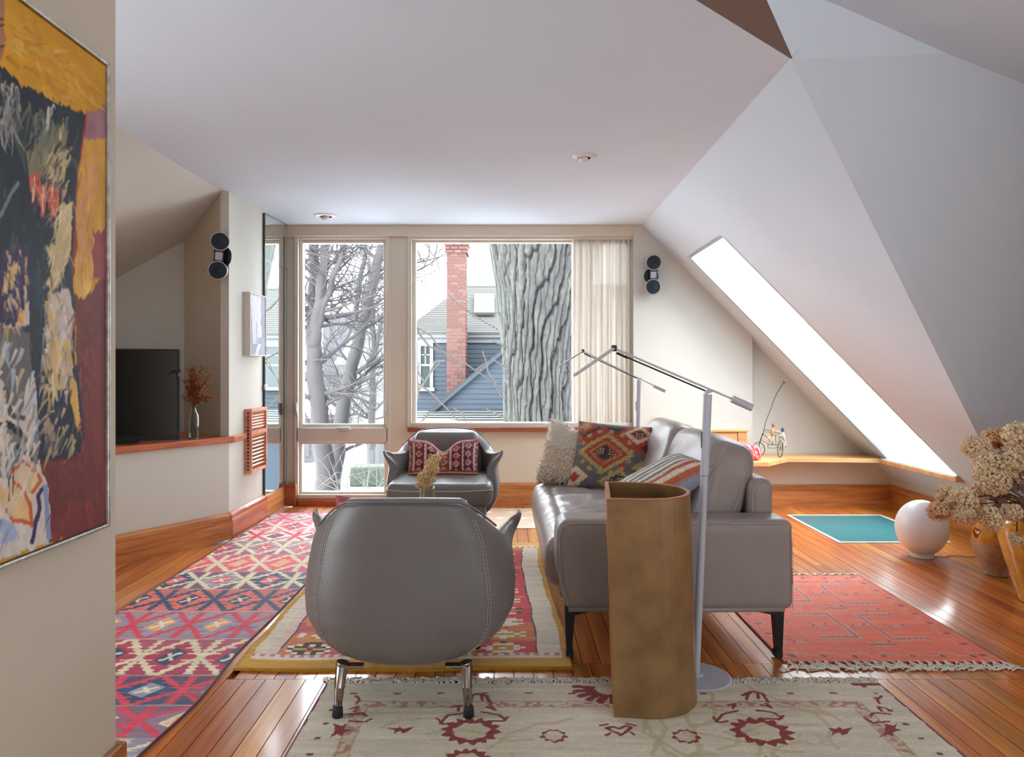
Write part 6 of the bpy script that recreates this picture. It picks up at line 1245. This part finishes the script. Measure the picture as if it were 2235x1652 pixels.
bare_tree('hazy grey tree forking into three upright limbs outside the tall window', 14, [[(706, 1200, 26), (702, 1040, 22), (697, 880, 19), (692, 760, 17), (686, 660, 13), (679, 570, 12), (674, 480, 10)], [(692, 760, 14), (704, 670, 12), (710, 580, 11), (716, 480, 9)], [(700, 720, 8), (722, 650, 7), (744, 580, 6), (775, 490, 5)]], m_tree, 5, 2, 24, 1.5)
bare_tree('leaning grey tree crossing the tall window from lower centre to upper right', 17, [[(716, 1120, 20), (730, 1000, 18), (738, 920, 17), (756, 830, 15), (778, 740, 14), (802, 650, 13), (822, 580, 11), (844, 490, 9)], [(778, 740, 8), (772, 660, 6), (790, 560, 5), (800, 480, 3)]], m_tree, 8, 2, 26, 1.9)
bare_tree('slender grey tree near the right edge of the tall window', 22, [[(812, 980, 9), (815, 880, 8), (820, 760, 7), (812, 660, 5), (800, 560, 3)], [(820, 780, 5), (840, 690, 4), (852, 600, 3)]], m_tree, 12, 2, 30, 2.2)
R = random.Random(31); bs = thing('bare_shrub', 'tangle of pale bare twigs low outside the tall window', 'shrub', (-2.6, 9.5, -3)); mb = MB()
for k in range(34):
    x = R.uniform(-3.6, -.9); grow(mb, (x, 9.5+R.uniform(-1, 1), -2.6+R.uniform(0, 1.2)), (R.uniform(-1, 1), R.uniform(-.3, .3), R.uniform(.3, 1)), R.uniform(1.0, 2.1), .016, 2, R, .02, .5, (2, 4))
mb.mk('twigs', m_tree2, bs, kind='stuff')
def branch(label, Y, pls, mt=None):
    x, y = pls[0][0]; root = thing('bare_branch', label, 'branch', (XA(x, Y), Y, ZA(y, Y)), 'bare branches outside the big window'); mb = MB(); R = random.Random(int(x))
    for pl in pls:
        pts = [Vector((XA(px, Y), Y, ZA(py, Y))) for px, py in pl]; n = len(pts); mb.tube(pts, [.011*(1-.7*i/n)+.002 for i in range(n)], 5)
    mb.mk('twigs', mt or m_twig, root, smooth=True)
b_ = lambda *zz: [(880+x/3.304, 460+y/3.304) for x, y in zz]
branch('thin branch sweeping across the blue house and chimney', 8.6, [b_((60, 900), (110, 880), (190, 980), (330, 1035), (440, 1095), (520, 1150), (620, 1215), (700, 1285), (730, 1310)), b_((520, 1150), (600, 1090), (570, 1010)), b_((600, 1090), (610, 1160), (660, 1240), (700, 1330), (725, 1350)), b_((110, 880), (100, 840), (200, 900), (240, 960), (300, 1030))])
branch('pale branch rising at the lower left of the big window', 8.2, [b_((90, 1400), (110, 1300), (190, 1180), (270, 1080)), b_((190, 1180), (230, 1090), (300, 1080)), b_((110, 1300), (100, 1190), (115, 1090)), b_((160, 1240), (120, 1190), (100, 1130))], m_tree2)
hang = []
for pl in [b_((60, 190), (130, 215), (180, 260), (200, 300), (240, 350), (260, 420)), b_((150, 190), (190, 250), (185, 320), (150, 400)), b_((230, 180), (245, 260), (225, 330)), b_((60, 230), (110, 300), (130, 370))]:
    hang.append([Vector((XA(px, 8.8), 8.8, ZA(py, 8.8))) for px, py in pl])
mb = MB(); mb.tube([(.5, 9.3, 3.3), (-.2, 9.05, 3.35), (-1.0, 8.85, 3.2), (-1.5, 8.8, 2.95)], [.09, .06, .04, .02], 8)
for pts in hang: n = len(pts); mb.tube([Vector((pts[0].x+.05, 8.82, 3.1))]+pts, [.012]+[.011*(1-.7*i/n)+.002 for i in range(n)], 5)
mb.mk('limb', m_twig, tk, smooth=True, kind='stuff')
branch('snapped branch slanting over the snowy porch roof', 8.4, [b_((100, 1240), (200, 1310), (320, 1430), (440, 1560)), b_((440, 1560), (400, 1580), (360, 1560)), b_((460, 1540), (430, 1460), (360, 1420)), b_((100, 1545), (160, 1490), (210, 1430))])
branch('twigs reaching left from behind the ridged trunk', 8.8, [b_((760, 990), (700, 960), (620, 930)), b_((740, 1130), (690, 1100), (640, 1065)), b_((740, 1500), (680, 1470), (600, 1430)), b_((330, 600), (420, 690), (520, 760), (600, 810), (690, 860))])
# far town and hedge
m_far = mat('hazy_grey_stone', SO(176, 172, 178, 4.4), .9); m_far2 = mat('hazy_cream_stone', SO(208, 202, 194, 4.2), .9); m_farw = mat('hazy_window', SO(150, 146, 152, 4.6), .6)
def block(name, label, Y, x0, x1, yt, dep, mt, nwx=0, nwy=0, roof=None):
    X0, X1, zt = XA(x0, Y), XA(x1, Y), ZA(yt, Y); root = thing(name, label, 'building', ((X0+X1)/2, Y, -3)); MB().box((X0, Y, -3), (X1, Y+dep, zt)).mk('wall', mt, root)
    for i in range(nwx):
        for j in range(nwy):
            x = X0+(X1-X0)*(i+.5)/nwx; z = zt-(j+.7)*1.7; w_ = (X1-X0)/nwx*.22; f = MB().box((x-w_, Y-.06, z-.5), (x+w_, Y-.002, z+.5)).mk('window', m_far2, root); MB().box((x-w_*.75, Y-.08, z-.44), (x+w_*.75, Y-.061, z+.44)).mk('pane', m_farw, f)
    if roof: MB().prism([(X0-.3, zt), (X1+.3, zt), ((X0+X1)/2, zt+roof)], -(Y+dep), -(Y-.2), Matrix.Rotation(R90, 4, 'X')).mk('roof', m_snow, root)
    return root, X0, X1, zt
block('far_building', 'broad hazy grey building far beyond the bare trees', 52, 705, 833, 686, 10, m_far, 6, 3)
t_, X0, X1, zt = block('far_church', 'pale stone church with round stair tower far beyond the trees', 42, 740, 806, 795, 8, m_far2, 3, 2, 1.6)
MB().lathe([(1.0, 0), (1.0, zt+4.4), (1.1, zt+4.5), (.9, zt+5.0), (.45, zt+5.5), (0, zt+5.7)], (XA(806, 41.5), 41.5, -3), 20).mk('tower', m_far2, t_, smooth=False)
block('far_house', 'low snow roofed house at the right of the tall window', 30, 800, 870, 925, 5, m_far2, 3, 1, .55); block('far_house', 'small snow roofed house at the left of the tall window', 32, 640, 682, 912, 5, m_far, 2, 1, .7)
hg = thing('hedge', 'clipped green hedge standing in the snowy yard', 'hedge', (XA(806, 26), 26, -3)); V_, F_ = rcube((.62, .5, .36), .12, (24, 10, 12), lambda q_: q_+.05*(np.stack([vn(q_[:, 1]*9+q_[:, 2]*7, q_[:, 0]*9, 2), vn(q_[:, 0]*9, q_[:, 2]*9, 3), vn(q_[:, 0]*9, q_[:, 1]*9, 5)], 1)-.5), (XA(806, 26), 26, -2.66)); mk('foliage', V_, F_, mat('hedge_green', SO(104, 122, 92, 3.4), .9, var=.4, vscale=9), hg)
